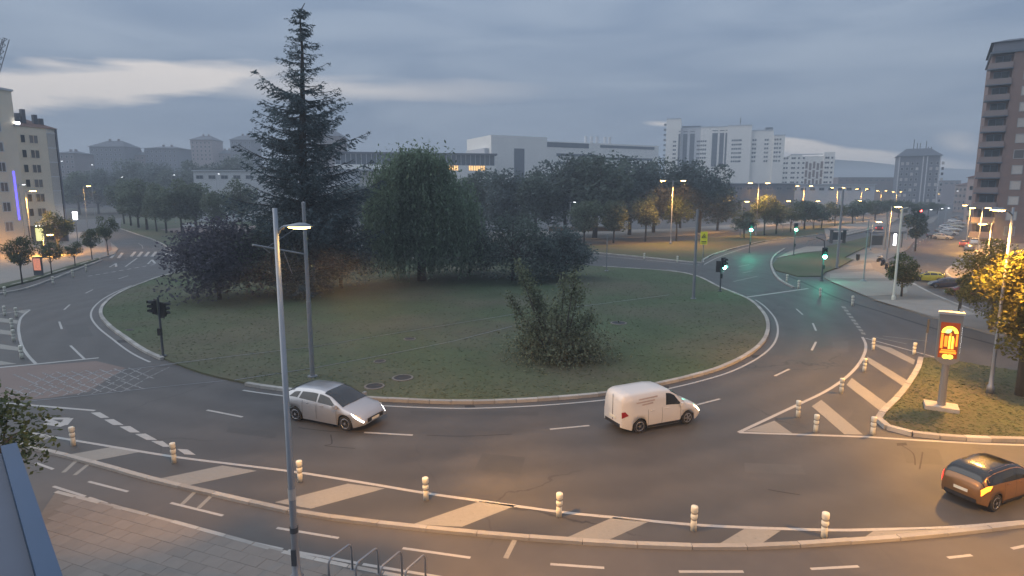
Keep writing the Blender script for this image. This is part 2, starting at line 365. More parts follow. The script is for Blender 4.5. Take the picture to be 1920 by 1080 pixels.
for q in [[(-20, 594), (0, 596), (34, 601), (32, 607), (0, 604), (-20, 602)], [(-20, 615), (28, 622), (27, 629), (-20, 624)], [(-20, 642), (38, 651.5), (40, 658.5), (-20, 652)], [(-20, 673), (32, 682.5), (-20, 686)], [(28, 583.5), (54, 582), (44, 588)]]:
    markpoly(q, 'hatch_stripe', 'worn_paint', z=.0075)
RE = [(1617, 632), (1623, 645), (1622, 660), (1612, 680), (1595, 700), (1570, 720), (1540, 738), (1500, 757), (1455, 778), (1385, 811)]
mark(RE, .16, 'edge_line', smooth=4); mark([(1385, 811), (1500, 815), (1620, 819), (1720, 825.5), (1840, 832), (1960, 836)], .16, 'edge_line', z=.0062); mark([(1622, 634), (1757, 671)], .13, 'edge_line', z=.0062)
for q in [[(1630, 643), (1670, 652), (1716, 675), (1713, 684)], [(1625, 668), (1704, 715), (1697, 727), (1629, 681)], [(1597, 709), (1667, 760), (1652, 772), (1587, 722)], [(1540, 750), (1618, 815), (1583, 814.5), (1522, 762)], [(1396, 809), (1452, 789), (1486, 813)]]:
    markpoly(q, 'hatch_stripe', 'worn_paint', z=.0075)
d0, d1 = (1580, 574), (1621, 629)
for i in range(9):
    t0 = i / 9; t1 = t0 + .06; a = [d0[0] + (d1[0] - d0[0]) * t + (3 if 0 else 0) for t in (t0, t1)]; b = [d0[1] + (d1[1] - d0[1]) * t for t in (t0, t1)]
    markpoly([(a[0] - 3, b[0]), (a[0] + 5, b[0] + 1), (a[1] + 5, b[1] + 1.5), (a[1] - 3, b[1] + .5)], 'give_way_block', 'worn_paint')
mark([(1387, 559), (1515, 541)], .3, 'stop_line'); mark([(1640, 700 - 68), (1700, 645)], .1, 'painted_line', 'worn_paint'); mark([(1655, 630), (1740, 640)], .1, 'painted_line', 'worn_paint')
for i, x in enumerate((205, 219, 243, 256, 269, 282, 306, 318)):
    markpoly([(x, 481 + (3 if i < 2 else 0)), (x + 8, 472 + (2 if i < 2 else 0)), (x + 13, 472 + (2 if i < 2 else 0)), (x + 6, 481 + (3 if i < 2 else 0))], 'zebra_stripe')
for i in range(11):
    t = i / 10.5; mark([(165 + 153 * t, 518 - 27 * t), (173 + 153 * t, 516.6 - 27 * t)], .25, 'give_way_dash')
    if i > 2: mark([(200 + 118 * t, 488 - 12 * t), (207 + 118 * t, 487.2 - 12 * t)], .25, 'give_way_dash', 'worn_paint')
mark([(235, 500), (257, 484)], .18, 'edge_line'); mark([(268, 466), (266, 460), (259, 456)], .15, 'edge_line', 'worn_paint'); mark([(245, 468), (315, 464.5)], .2, 'painted_line', 'worn_paint')
mark([(1320, 496), (1345, 483), (1375, 472), (1405, 463), (1440, 456)], .15, 'edge_line', smooth=3); mark([(1100, 477), (1200, 486.5), (1312, 497)], .2, 'edge_line')
for a, b in [((1385, 500), (1405, 496)), ((1392, 512), (1410, 508)), ((1375, 528), (1420, 518)), ((1250, 505), (1270, 508)), ((1690, 505), (1700, 505)), ((1738, 499), (1744, 499)), ((1770, 500), (1776, 500)), ((1760, 468), (1765, 467)), ((1735, 497), (1741, 497))]: mark([a, b], .2, 'lane_dash', 'worn_paint')
# tram crossing: rails, criss-cross paint and the reddish surfacing under it
markpoly([(-20, 690), (100, 683), (180, 677), (235, 690), (165, 735), (100, 745), (30, 752), (-20, 756)], 'red_surfacing', 'pave_red', z=.003)
for pts in [[(95, 709), (200, 697), (310, 685)], [(60, 752), (150, 743), (290, 727), (440, 712)], [(60, 735), (180, 722), (400, 699)]][:2]:
    mark(pts, .07, 'tram_rail', 'rail', z=.0105)
for k in range(9):
    x = 10 + k * 27
    mark([(x, 748 - k * 1.5), (x + 42, 726 - k * 1.5)], .09, 'cross_hatch', 'tram_paint', z=.008); mark([(x + 44, 724 - k * 1.5), (x + 92, 700 - k * 1.5)], .09, 'cross_hatch', 'tram_paint', z=.008)
    mark([(x, 726 - k * 1.5), (x + 45, 742 - k * 1.5)], .09, 'cross_hatch', 'tram_paint', z=.0092); mark([(x + 15, 702 - k * 1.5), (x + 62, 722 - k * 1.5)], .09, 'cross_hatch', 'tram_paint', z=.0092)
# tar patches, drain covers, crack seals
for q in [[(1590, 752), (1610, 746), (1622, 756), (1650, 778), (1640, 790), (1612, 792), (1592, 786), (1600, 770)], [(1806, 964), (1822, 962), (1828, 973), (1812, 977)], [(1705, 690), (1712, 686), (1712, 700), (1702, 704)]]:
    markpoly(q, 'tar_patch', 'tar', z=.004)
asphalt('asphalt_patch', (.060, .058, .056), False); asphalt('asphalt_pale', (.088, .084, .08), False)
for q, m_ in [([(1560, 641), (1590, 639), (1592, 661), (1561, 662)], 'asphalt_pale'), ([(905, 850), (985, 858), (975, 890), (890, 880)], 'asphalt_patch'), ([(1395, 868), (1500, 872), (1512, 890), (1398, 886)], 'asphalt_pale'), ([(430, 800), (520, 812), (515, 822), (424, 810)], 'asphalt_patch'), ([(1690, 838), (1760, 842), (1770, 872), (1700, 868)], 'asphalt_patch'), ([(120, 610), (160, 606), (176, 630), (136, 634)], 'asphalt_patch'), ([(770, 770), (1010, 772), (1010, 779), (772, 778)], 'asphalt_patch')]:
    markpoly(q, 'repair_patch', m_, z=.0028)
for u, v in [(1245, 727), (880, 762), (1418, 668), (1690, 833), (228, 640)]: markpoly([(u - 9, v - 2), (u + 9, v - 3), (u + 11, v + 2), (u - 8, v + 3)], 'gully_grate', 'drain', z=.0036)
for pts in [[(560, 802), (620, 809), (683, 811)], [(620, 815), (622, 832), (610, 836), (666, 841)], [(800, 816), (870, 818), (960, 814)], [(1440, 918), (1462, 922), (1500, 928)], [(1730, 848), (1727, 865), (1724, 880)], [(1690, 835), (1712, 850), (1716, 872)]]:
    mark(pts, .05, 'tar_seam', 'drain', smooth=4, z=.004)

# kerb stones
kb = MB(); kb.box((0, 0, .07), (.98, .24, .22), taper=1)
kme = kb.mesh('kerb_stone', 'kerb')
def kerb(parent, pts, step=1.0, w=.24, h=.15, closed=False, name='kerb_stone', me=None):
    p = resample(pts, step, closed); n = len(p)
    for i in range(n if closed else n - 1):
        a, b = p[i], p[(i + 1) % n]; d = b - a; m = (a + b) / 2
        o = link(name, me or kme, parent, (m.x, m.y, (h - .18) + random.uniform(-.008, .008)), math.atan2(d.y, d.x) + random.uniform(-.006, .006))
        o.scale = (d.length / 1.0, w / .24, 1)

# roundabout island
ISL = [(192, 590), (198, 572), (222, 553), (262, 535), (330, 513), (450, 497), (650, 487), (900, 486), (1130, 501), (1280, 513), (1350, 541), (1400, 562), (1427, 586), (1437, 610), (1430, 638), (1402, 664), (1350, 690), (1290, 708), (1220, 724), (1150, 737), (1050, 747), (950, 753), (850, 755), (720, 750), (630, 743), (540, 732), (465, 721), (375, 700), (308, 674), (270, 656), (235, 632), (206, 610)]
isl = GP(ISL, 6, True)
im = MB(); im.slab(isl, -.02, .10)
island = tag(build(im, 'roundabout_island', 'turf'), kind='structure')
def near_tram(p):
    return False
vis = [q for q in isl]
ker = offset(vis, -.06, True)
A_ = sum(vis[i].x * vis[i - 1].y - vis[i - 1].x * vis[i].y for i in range(len(vis)))
sgn = -1 if A_ > 0 else 1
ker = offset(vis, .1 * sgn, True)
# stones follow the rim except where the tram rails cross it
def rim_run(a, b):
    i0 = min(range(len(ker)), key=lambda i: (ker[i] - G(*a)).length); i1 = min(range(len(ker)), key=lambda i: (ker[i] - G(*b)).length)
    if i1 < i0: i1 += len(ker)
    return [ker[i % len(ker)] for i in range(i0, i1 + 1)]
kerb(island, rim_run((1130, 501), (465, 721)), 1.0); kerb(island, rim_run((308, 674), (330, 513)), 1.0)
inl = [q.copy() for q in offset(vis, .75 * sgn, True)]
def sub(a, b):
    i0 = min(range(len(inl)), key=lambda i: (inl[i] - G(*a)).length); i1 = min(range(len(inl)), key=lambda i: (inl[i] - G(*b)).length)
    if i1 < i0: i1 += len(inl)
    return [inl[i % len(inl)] for i in range(i0, i1 + 1)]
for a, b in [((1400, 562), (465, 725)), ((300, 676), (262, 535))]:
    mb = MB(); strip(mb, sub(a, b), .13, .005); build(mb, 'edge_line', 'road_paint', road)
for pts in [[(300, 685), (445, 667), (590, 650), (760, 622), (960, 590), (1110, 572), (1255, 553)], [(440, 713), (590, 690), (740, 662), (850, 640), (960, 612)]]:
    mb = MB(); p = [G(u, v, .1) for u, v in pts]; strip(mb, p, .09, .116); build(mb, 'tram_rail', 'rail', island)
for (u, v), r in [((755, 709), .55), ((702, 725), .5), ((768, 636), .4), ((712, 678), .35), ((1160, 606), .6), ((243, 619), .25)]:
    c = G(u, v, .1); mb = MB(); mb.lathe([(r, .1), (r, .14), (r * .82, .145)], (c.x, c.y, 0), 20, cap=False); mb.lathe([(r * .82, .12), (r * .8, .128)], (c.x, c.y, 0), 20, mi=1); build(mb, 'manhole_cover', ['pave', 'drain'], island)

# grass tufts: short real blades that roughen the lawns
def quads_obj(name, V, m, parent=None, kind=None):
    n = len(V) // 4; me = bpy.data.meshes.new(name); me.vertices.add(n * 4); me.vertices.foreach_set('co', np.ascontiguousarray(V, dtype=np.float32).ravel())
    me.loops.add(n * 4); me.loops.foreach_set('vertex_index', np.arange(n * 4, dtype=np.int32)); me.polygons.add(n)
    me.polygons.foreach_set('loop_start', np.arange(0, n * 4, 4, dtype=np.int32)); me.polygons.foreach_set('loop_total', np.full(n, 4, dtype=np.int32))
    me.materials.append(MATS[m]); me.update(calc_edges=True)
    return me
def grass(poly, n, z, name, label, hgt=.09):
    xs = [p[0] for p in poly]; ys = [p[1] for p in poly]; pts = []
    while len(pts) < n:
        y0 = min(ys); p = (random.uniform(min(xs), max(xs)), y0 + (max(ys) - y0) * random.random() ** 1.7)
        if inside(p, poly): pts.append(p)
    pts = np.array(pts); a = rng.uniform(0, math.pi, n); w = rng.uniform(.04, .14, n); h = rng.uniform(.4, 1.2, n) * hgt; lean = rng.normal(0, .05, (n, 2))
    dx, dy = np.cos(a) * w, np.sin(a) * w; V = np.zeros((n, 4, 3))
    V[:, 0] = np.c_[pts[:, 0] - dx, pts[:, 1] - dy, np.full(n, z - .01)]; V[:, 1] = np.c_[pts[:, 0] + dx, pts[:, 1] + dy, np.full(n, z - .01)]
    V[:, 2] = np.c_[pts[:, 0] + dx * .4 + lean[:, 0], pts[:, 1] + dy * .4 + lean[:, 1], z + h]; V[:, 3] = np.c_[pts[:, 0] - dx * .4 + lean[:, 0], pts[:, 1] - dy * .4 + lean[:, 1], z + h]
    return tag(link(name, quads_obj(name, V.reshape(-1, 3), 'blade')), label, 'grass', kind='stuff')
grass([(p.x, p.y) for p in offset(isl, -.3 * sgn, True)], 24000, .10, 'grass', 'short mown grass covering the roundabout island', .022)

def zone(px, name, m, z=.12, smooth=0, kind='structure', kerb_px=None, z0=-.02):
    mb = MB(); pts = GP(px, smooth); mb.slab(pts, z0, z); o = tag(build(mb, name, m), kind=kind)
    if kerb_px: kerb(o, GP(kerb_px, 5), 1.0, h=z + .02)
    return o, pts
# right-hand grass refuge with the advertising panel
RG = [(1648, 792), (1650, 784), (1658, 774), (1690, 740), (1718, 698), (1726, 674), (1760, 674), (1850, 690), (1960, 706), (2150, 735), (2150, 845), (1960, 829), (1840, 826), (1760, 821), (1700, 814), (1664, 804)]
refuge, rgp = zone(RG, 'grass_refuge', 'turf_warm', .12)
RK = [(1726, 674), (1719, 698), (1690, 741), (1657, 775), (1649, 785), (1648, 793), (1664, 805), (1700, 815), (1760, 822), (1840, 827), (1960, 830), (2100, 840)]
kerb(refuge, GP(RK, 5), .9, .26, .17)
grass([(p.x, p.y) for p in rgp], 9000, .12, 'grass', 'mown grass around the foot of the advertising panel', .02)
# cycle-lane kerb and lane
KL = [(30, 833), (48, 839), (130, 858), (220, 883), (300, 905), (420, 933), (540, 960), (650, 977), (770, 991), (890, 1003), (1010, 1013), (1130, 1021), (1250, 1027), (1370, 1029), (1480, 1025), (1600, 1017), (1700, 1010), (1820, 998), (1935, 984)]
lane, _ = zone(KL + [(1990, 1200), (-120, 1200), (-120, 870)], 'cycle_lane', 'asphalt_lane', .003, z0=None)
klm = MB(); klm.box((0, 0, .07), (.99, .2, .22)); kl_me = klm.mesh('kerb_stone', 'kerb_low')
kerb(lane, GP(KL, 5), 1.5, .22, .10, me=kl_me)
# foreground pavement with laid slabs
FP = [(105, 927), (320, 983), (533, 1042), (640, 1066), (860, 1110), (1000, 1150), (1000, 1330), (100, 1330), (40, 1060), (68, 984)]
fpave, fpp = zone(FP, 'pavement', 'grout', .10)
e0 = G(105, 927); e1 = G(533, 1042); dv = (e1 - e0); dv.z = 0; dv.normalize(); nv = Vector((dv.y, -dv.x, 0)); ang = math.atan2(dv.y, dv.x)
tm = MB(); tm.box((0, 0, 0), (.592, .392, .05)); tme = tm.mesh('slab', 'tile'); cnt = 0
frame_poly = GP([(0, 900), (900, 900), (900, 1095), (0, 1095)])
for j in range(40):
    for i in range(-20, 40):
        c = e0 + dv * ((i + (j % 2) * .5) * .6) + nv * (.2 + j * .4)
        if cnt < 300 and inside(c, fpp) and inside(c, frame_poly) and all(inside(c + dv * a * .25 + nv * b * .17, fpp) for a in (-1, 1) for b in (-1, 1)):
            link('slab', tme, fpave, (c.x, c.y, .082 + random.uniform(-.003, .003)), ang); cnt += 1
kerb(fpave, GP([(105, 927), (320, 983), (533, 1042), (640, 1066), (860, 1110)]), 1.0, .14, .11)
# left pavement, kerbs of the cycle track, street median, verges of the avenue, tram lawn, plaza
lp, _ = zone([(-500, 660), (0, 541), (60, 526), (100, 513), (150, 497), (188, 485), (214, 478), (222, 468), (200, 449), (150, 436), (60, 433), (-500, 440)], 'pavement', 'pave_light', .13, kerb_px=[(-60, 557), (0, 541), (60, 526), (100, 513), (150, 497), (188, 485)])
zone([(-200, 590), (0, 543), (60, 528), (100, 515), (150, 499), (186, 487), (184, 485), (150, 494), (100, 509), (60, 521), (0, 535), (-200, 580)], 'verge', 'turf', .15)
kerb(lp, GP([(-60, 566), (0, 552), (45, 543), (100, 524), (140, 508), (190, 489)], 5), 1.2, .24, .15)
zone([(195, 448), (178, 440), (150, 436), (195, 438), (206, 447), (210, 470), (200, 475)], 'pavement', 'pave_red', .16)
zone([(226, 429), (255, 439), (290, 451), (312, 463), (325, 475), (420, 476), (520, 470), (620, 440), (520, 408), (228, 408)], 'median_lawn', 'turf', .12, kerb_px=[(226, 429), (255, 439), (290, 451), (312, 463), (325, 475)])
zone([(300, 431), (420, 421), (480, 424), (480, 440), (330, 438)], 'pavement', 'pave_red', .14); 
zone([(1100, 473), (1200, 482), (1310, 493), (1318, 488), (1345, 475), (1400, 460), (1440, 452), (1560, 436), (1640, 420), (1642, 412), (1560, 420), (1440, 432), (1380, 442), (1250, 455), (1150, 460), (1100, 462)], 'verge', 'turf_warm', .12, kerb_px=[(1090, 472), (1200, 482), (1310, 493), (1318, 488), (1345, 475), (1400, 460), (1440, 452), (1560, 436), (1640, 420)])
zone([(900, 452), (1100, 449), (1250, 444), (1340, 438), (1440, 425), (1560, 412), (1560, 407), (1440, 417), (1250, 430), (900, 436)], 'pavement', 'pave_light', .12)
TL = [(1458, 487), (1505, 476), (1545, 472), (1550, 463), (1640, 442), (1648, 445), (1640, 457), (1600, 475), (1583, 484), (1598, 488), (1575, 501), (1548, 511), (1540, 519), (1495, 519), (1478, 514), (1455, 508), (1448, 497)]
tl, _ = zone(TL, 'tram_lawn', 'turf', .12, kerb_px=[(1471, 467), (1458, 475), (1449, 484), (1446, 496), (1451, 512), (1463, 526), (1488, 540)])
zone([(1456, 485), (1480, 473), (1512, 463), (1548, 463), (1543, 471), (1503, 475)], 'pavement', 'pave_light', .12)
PZ = [(1560, 530), (1545, 522), (1552, 513), (1580, 503), (1603, 489), (1589, 484), (1640, 462), (1660, 446), (1700, 438), (1725, 440), (1700, 470), (1660, 490), (1668, 505), (1690, 520), (1720, 538), (1760, 558), (1820, 582), (1960, 632), (2150, 700), (2150, 715), (1930, 646), (1868, 630), (1748, 597), (1640, 563)]
plz, _ = zone(PZ, 'plaza', 'pave', .12, kerb_px=[(1660, 490), (1668, 505), (1690, 520), (1720, 538), (1760, 558), (1820, 582), (1960, 632)])
for q in [[(1557, 527), (1672, 527), (1700, 540), (1702, 548), (1690, 553), (1625, 555)], [(1640, 562), (1690, 562), (1760, 562), (1815, 583), (1832, 590), (1800, 592), (1748, 593)], [(1556, 513), (1640, 508), (1650, 511), (1668, 522), (1556, 522)], [(1588, 500), (1632, 493), (1638, 504), (1586, 505)], [(1606, 481), (1655, 474), (1648, 489), (1610, 489)]]:
    mb = MB(); mb.slab([G(u, v, .12) for u, v in q], .10, .135); build(mb, 'paving_panel', 'pave_light', plz)
mb = MB(); strip(mb, GP([(1478, 517), (1520, 536), (1570, 559), (1650, 584), (1748, 615), (1868, 647), (2000, 686)], 4), .3, .006); build(mb, 'gutter', 'drain', road)
for q in [[(1545, 430), (1660, 408), (1690, 408), (1660, 425), (1550, 452)]]: zone(q, 'tram_platform', 'pave_light', .25)
zone([(1630, 560 - 130), (1700, 418), (1760, 405), (1750, 418), (1690, 436), (1650, 441)], 'pavement', 'pave', .13)
zone([(1775, 510), (1800, 490), (1830, 470), (1850, 440), (2050, 440), (2150, 600), (1960, 590), (1850, 545), (1790, 525)], 'pavement', 'pave', .12, kerb_px=[(1790, 525), (1775, 510), (1800, 490), (1830, 470), (1850, 440)])

# ------------------------------------------------------------------ far terrain and buildings
def hill(name, u0, u1, Y, prof, m):
    mb = MB(); n = len(prof); pts = []
    for i, v in enumerate(prof):
        u = u0 + (u1 - u0) * i / (n - 1); pts.append(P(u, v, Y))
    vs = []
    for p in pts: vs += [(p.x, p.y, p.z), (p.x * .93, p.y * .93, -1), (p.x * 1.12, p.y * 1.12, -1)]
    fs = []
    for i in range(n - 1): fs += [(3 * i + 1, 3 * i + 4, 3 * i + 3, 3 * i), (3 * i, 3 * i + 3, 3 * i + 5, 3 * i + 2)]
    mb.add(vs, fs); return tag(build(mb, name, m, smooth=True), kind='structure')
mat('hillside', (.05, .065, .06), .95, .2, .01)
hill('hills', 1380, 2300, 1500, [330, 318, 301, 299, 303, 310, 314, 317, 319, 314, 318, 324, 332, 330, 326, 335], 'hillside')
hill('hills', -500, 500, 1600, [335, 328, 330, 322, 326, 331, 327, 333, 338, 345], 'hillside')

mat('wall_cream', (.68, .60, .48), .85, .1, .4, objvar=.05); mat('wall_white', (.82, .78, .72), .8, .08, .1); mat('wall_grey', (.55, .55, .56), .8, .08, .1)
mat('wall_brick', (.2, .14, .125), .9, .15, .8, .1); mat('wall_brown', (.22, .18, .175), .9, .12, .3); mat('wall_slate', (.15, .16, .19), .85, .12, .2); mat('wall_pink', (.34, .27, .26), .85, .1, .2)
mat('roof_tile', (.13, .07, .055), .9, .2, 1); mat('roof_dark', (.09, .10, .12), .8, .15, .5); mat('roof_light', (.5, .52, .55), .6, .1, .3); mat('band_dark', (.10, .12, .15), .4, .1, .4)
mat('wall_orange', (.28, .17, .10), .9, .12, .3); mat('window_lit', (.7, .5, .2), .4, .2, .6, emit=(1, .55, .18), es=1.6); mat('shop_lit', (.7, .7, .4), .5, .3, 2, emit=(.9, .85, .35), es=.9)
mat('sign_green', (.02, .06, .045), .5, .1, 2); mat('blue_glow', (.05, .05, .5), .4, 0, emit=(.12, .1, 1), es=2.2)
UW = {}
def window_mesh(w, h, glass, frame='frame', bars=1):
    k = (round(w, 2), round(h, 2), glass, frame, bars)
    if k not in UW:
        mb = MB(); t = min(.12, w * .1)
        mb.add([(-w / 2, -.03, -h / 2), (w / 2, -.03, -h / 2), (w / 2, -.03, h / 2), (-w / 2, -.03, h / 2)], [(0, 1, 2, 3)], 0)
        for cx, cz, sx_, sz_ in [(0, h / 2, w + t, t), (0, -h / 2, w + t, t), (-w / 2, 0, t, h - t), (w / 2, 0, t, h - t)] + ([(0, 0, t * .7, h - t)] if bars else []):
            mb.box((cx, -.04, cz), (sx_, .1, sz_), mi=1)
        UW[k] = mb.mesh('window', [glass, frame])
    return UW[k]
class Bld:
    """a block standing on the ground; A, B: the ends of its front wall, seen left to right"""
    def __init__(s, name, label, A, B, depth, cat='building', group=None):
        s.A = Vector((A[0], A[1], 0)); s.B = Vector((B[0], B[1], 0)); d = s.B - s.A; s.w = d.length; s.d = d.normalized(); s.n = Vector((-s.d.y, s.d.x, 0)); s.depth = depth
        s.rz = math.atan2(s.d.y, s.d.x); s.o = empty(name, s.A, s.rz); tag(s.o, label, cat, group)
    def box(s, name, x0, x1, y0, y1, z0, z1, m, parent=None):
        mb = MB(); mb.box(((x0 + x1) / 2, (y0 + y1) / 2, (z0 + z1) / 2), (x1 - x0, y1 - y0, z1 - z0)); return build(mb, name, m, parent or s.o)
    def roof(s, x0, x1, y0, y1, z, h, m, over=.5, hip=.35, name='roof'):
        mb = MB(); x0 -= over; x1 += over; y0 -= over; y1 += over; cx = (x0 + x1) / 2; hw = (x1 - x0) / 2 * (1 - hip); cy = (y0 + y1) / 2
        mb.add([(x0, y0, z), (x1, y0, z), (x1, y1, z), (x0, y1, z), (cx - hw, cy, z + h), (cx + hw, cy, z + h)], [(0, 1, 5, 4), (1, 2, 5), (2, 3, 4, 5), (3, 0, 4), (3, 2, 1, 0)]); return build(mb, name, m, s.o)
    def win(s, x, z, w, h, glass='glass', frame='frame', bars=1, y=0):
        return link('window', window_mesh(w, h, glass, frame, bars), s.o, (x, y, z))
    def side(s, y, z, w, h, glass='glass', frame='frame', right=False, bars=0):
        return link('window', window_mesh(w, h, glass, frame, bars), s.o, (s.w if right else 0, y, z), math.pi / 2 if right else -math.pi / 2)
def zt(u, v, Y): return P(u, v, Y).z
def front(u0, u1, Y0, Y1=None):
    Y1 = Y1 or Y0; a = P(u0, 360, Y0); b = P(u1, 360, Y1); return (a.x, a.y), (b.x, b.y)

# brick tower at the right edge
A, _b = front(1831, 2120, 118); B = (A[0] + 28 * .82, A[1] - 28 * .57); b = Bld('apartment_tower', 'tall dark brick apartment tower with balconies at the right edge', A, B, 18)
top = zt(1850, 74, 118); b.box('wall', 3.2, b.w, 0, 18, 0, top - 2.6, 'wall_brick'); b.box('wall', 0, 3.2, 1.4, 18, 0, top - 2.6, 'wall_brick')
b.box('cornice', -.3, b.w, -.35, 18.2, top - 2.6, top - 2.2, 'band_dark'); b.box('attic', .1, b.w, 0, 18, top - 2.2, top - .6, 'wall_slate'); b.roof(0, b.w, 0, 18, top - .6, 2.0, 'roof_dark', .4, .2)
for x, w_, h_ in ((8.3, .8, 2.2), (12.8, 1.6, 3.2), (17, 1.0, 2.2)):
    c = b.box('chimney', x, x + w_, 5.2, 6.6, top - .5, top + h_, 'wall_brick'); b.box('chimney_cap', x - .15, x + w_ + .15, 5.05, 6.75, top + h_, top + h_ + .25, 'band_dark', c)
nst = 12; sh = (top - 3.4) / nst
for k in range(nst):
    z = .8 + sh * (k + .55)
    for j, x in enumerate((5.6, 8.6, 12.4, 15.6, 19.5, 22.6)):
        b.win(x, z, 1.5, 1.55, 'blind' if (k * 7 + j * 3) % 5 else 'curtain', 'frame', 0)
    q = b.box('balcony', -.35, 3.2, -.25, 1.38, z - 1.35, z - .35, 'wall_brown'); b.box('balcony_slab', -.5, 3.3, -.4, 1.36, z - 1.55, z - 1.352, 'band_dark', q)
    b.win(1.7, z + .1, 2.2, 1.7, 'glass', 'band_dark', 1, 1.4)
# street of lower houses beyond it
for i, (u0, u1, v, Y, m, lab) in enumerate([(1812, 1850, 333, 190, 'wall_pink', 'low pinkish apartment house just left of the brick tower'), (1790, 1816, 347, 300, 'wall_brown', 'small far brown house at the end of the parking street')]):
    A, B = front(u0, u1, Y, Y * .97); b = Bld('apartment_house', lab, A, B, 14); t = zt(u0, v, Y); b.box('wall', 0, b.w, 0, 14, 0, t, m); b.roof(0, b.w, 0, 14, t, 1.6, 'roof_tile')
    for k in range(int(t // 3)):
        for x in np.arange(1.4, b.w - 1, 2.6): b.win(float(x), 1.8 + 3 * k, 1.0, 1.3, 'window_lit' if (k + int(x)) % 5 == 0 and i == 0 else 'glass', 'frame', 0)
# slab tower with roof masts, far right
A, B = front(1680, 1758, 330, 322); b = Bld('apartment_tower', 'grey apartment tower with masts on its hipped roof, far right', A, B, 16); t = zt(1690, 293, 330)
b.box('wall', 0, b.w, 0, 16, 0, t, 'wall_slate'); b.roof(0, b.w, 0, 16, t, 4.2, 'roof_dark', .8, .45)
for x, h_ in ((7, 9), (8.6, 7), (9.9, 7), (12.6, 8), (13.6, 5), (15, 5)):
    mb = MB(); mb.tube([(x, 8, t + 2), (x, 8, t + h_)], .18, 6); build(mb, 'roof_mast', 'steel_dark', b.o)
for x0 in (.0, 10.6, 12.4, b.w - .5): b.box('pilaster', x0, x0 + .5, -.25, .0, 0, t - .2, 'wall_grey')
for k in range(9):
    for x in (1.7, 4, 6.2, 8.4, 14.5, 17.2, 19.6): b.win(x, 2.4 + 2.75 * k, 1.1, 1.4, 'glass' if (k + int(x)) % 3 else 'blind', 'wall_grey', 0)
# hospital: long stepped white block
HY = 400; A, B = front(1245, 1465, HY, HY - 20); b = Bld('hospital', 'long white multi-storey hospital block with stepped roofline', A, B, 22)
sc = b.w / 220.0
def hz(v): return zt(1350, v, HY - 10)
segs = [(0, 28, 221, -1.2, 'wall_white'), (28, 66, 239, 1.2, 'wall_grey'), (66, 116, 238, .4, 'wall_white'), (116, 160, 237, -1.0, 'wall_white'), (160, 200, 247, .6, 'wall_white'), (200, 220, 257, -.6, 'wall_white')]
for x0, x1, v, y, m in segs:
    q = b.box('wing', x0 * sc, x1 * sc, y, 22 + y, 0, hz(v), m); b.box('parapet', x0 * sc + .02, x1 * sc - .02, y - .25, y + .5, hz(v), hz(v - 2), 'roof_light', q)
for x0, x1, v0, v1 in [(30, 66, 233, 237), (68, 70, 236, 233), (186, 199, 250, 252)]: b.box('plant_room', x0 * sc, x1 * sc, 4, 12, hz(240), hz(v0), 'band_dark')
for x0, x1, y in [(24, 27.6, -1.2), (33, 41, 1.2), (46, 55, 1.2), (88, 98, .4), (102, 110, .4), (112.5, 115.8, .4)]:
    q = b.box('glazed_strip', x0 * sc, x1 * sc, y - .12, y + .1, hz(312), hz(249), 'band_dark')
    for k in range(9): b.box('spandrel', x0 * sc, x1 * sc, y - .2, y - .13, hz(308) + 2.55 * k, hz(308) + 2.55 * k + .5, 'wall_slate', q)
for k in range(9):
    z = hz(303) + 2.55 * k
    for x, y in ((15.5, -1.2), (18.5, -1.2), (61, 1.2), (64, 1.2), (68, .4), (72, .4), (76, .4), (126, -1), (130, -1), (134, -1), (138, -1), (141, -1), (164, .6), (168, .6), (186, .6), (190, .6), (203, -.6), (207, -.6), (212, -.6)):
        if z < hz(262): b.win(x * sc, z, 1.0, 1.1, 'glass_blue' if (k + int(x)) % 4 else 'curtain', 'wall_grey', 0, y)
for k in range(8): b.box('balcony', -1.6, 0, 2, 6, hz(300) + 3.2 * k, hz(300) + 3.2 * k + 1.0, 'band_dark')
mb = MB(); mb.tube([(140 * sc, 8, hz(240)), (140 * sc, 8, hz(219))], .2, 6); mb.tube([(139 * sc, 8, hz(226)), (141 * sc, 8, hz(226))], .35, 6); build(mb, 'roof_mast', 'steel_dark', b.o)
A, B = front(1464, 1560, 380, 372); b = Bld('hospital_annex', 'lower white annex with slatted dark facade right of the hospital', A, B, 20); t = zt(1500, 292, 376); sc = b.w / 96
for x0, x1, v in [(0, 14, 296), (14, 36, 290), (36, 76, 293), (76, 96, 286)]:
    b.box('wing', x0 * sc, x1 * sc, 0 if x0 < 70 else -.8, 18, 0, zt(1500, v, 376), 'wall_white')
b.box('parapet', 14 * sc, 75 * sc, -.2, .4, zt(1500, 290, 376), zt(1500, 288.5, 376), 'roof_light')
for i, x0 in enumerate((43, 50, 57, 64, 71)):
    for j, v in enumerate((303, 319, 335)): b.box('dark_panel', x0 * sc, (x0 + 4.2) * sc, -.15, .05, zt(1500, v + 13 + (i % 2) * 3, 376), zt(1500, v + (i % 2) * 3, 376), 'wall_brick')
for k in range(6):
    for x in (3, 8, 18, 22, 30, 39, 80, 84, 91): b.win(x * sc, zt(1500, 342, 376) + 2.9 * k, 1.1, 1.1, 'glass', 'wall_grey', 0, 0 if x < 76 else -.8)
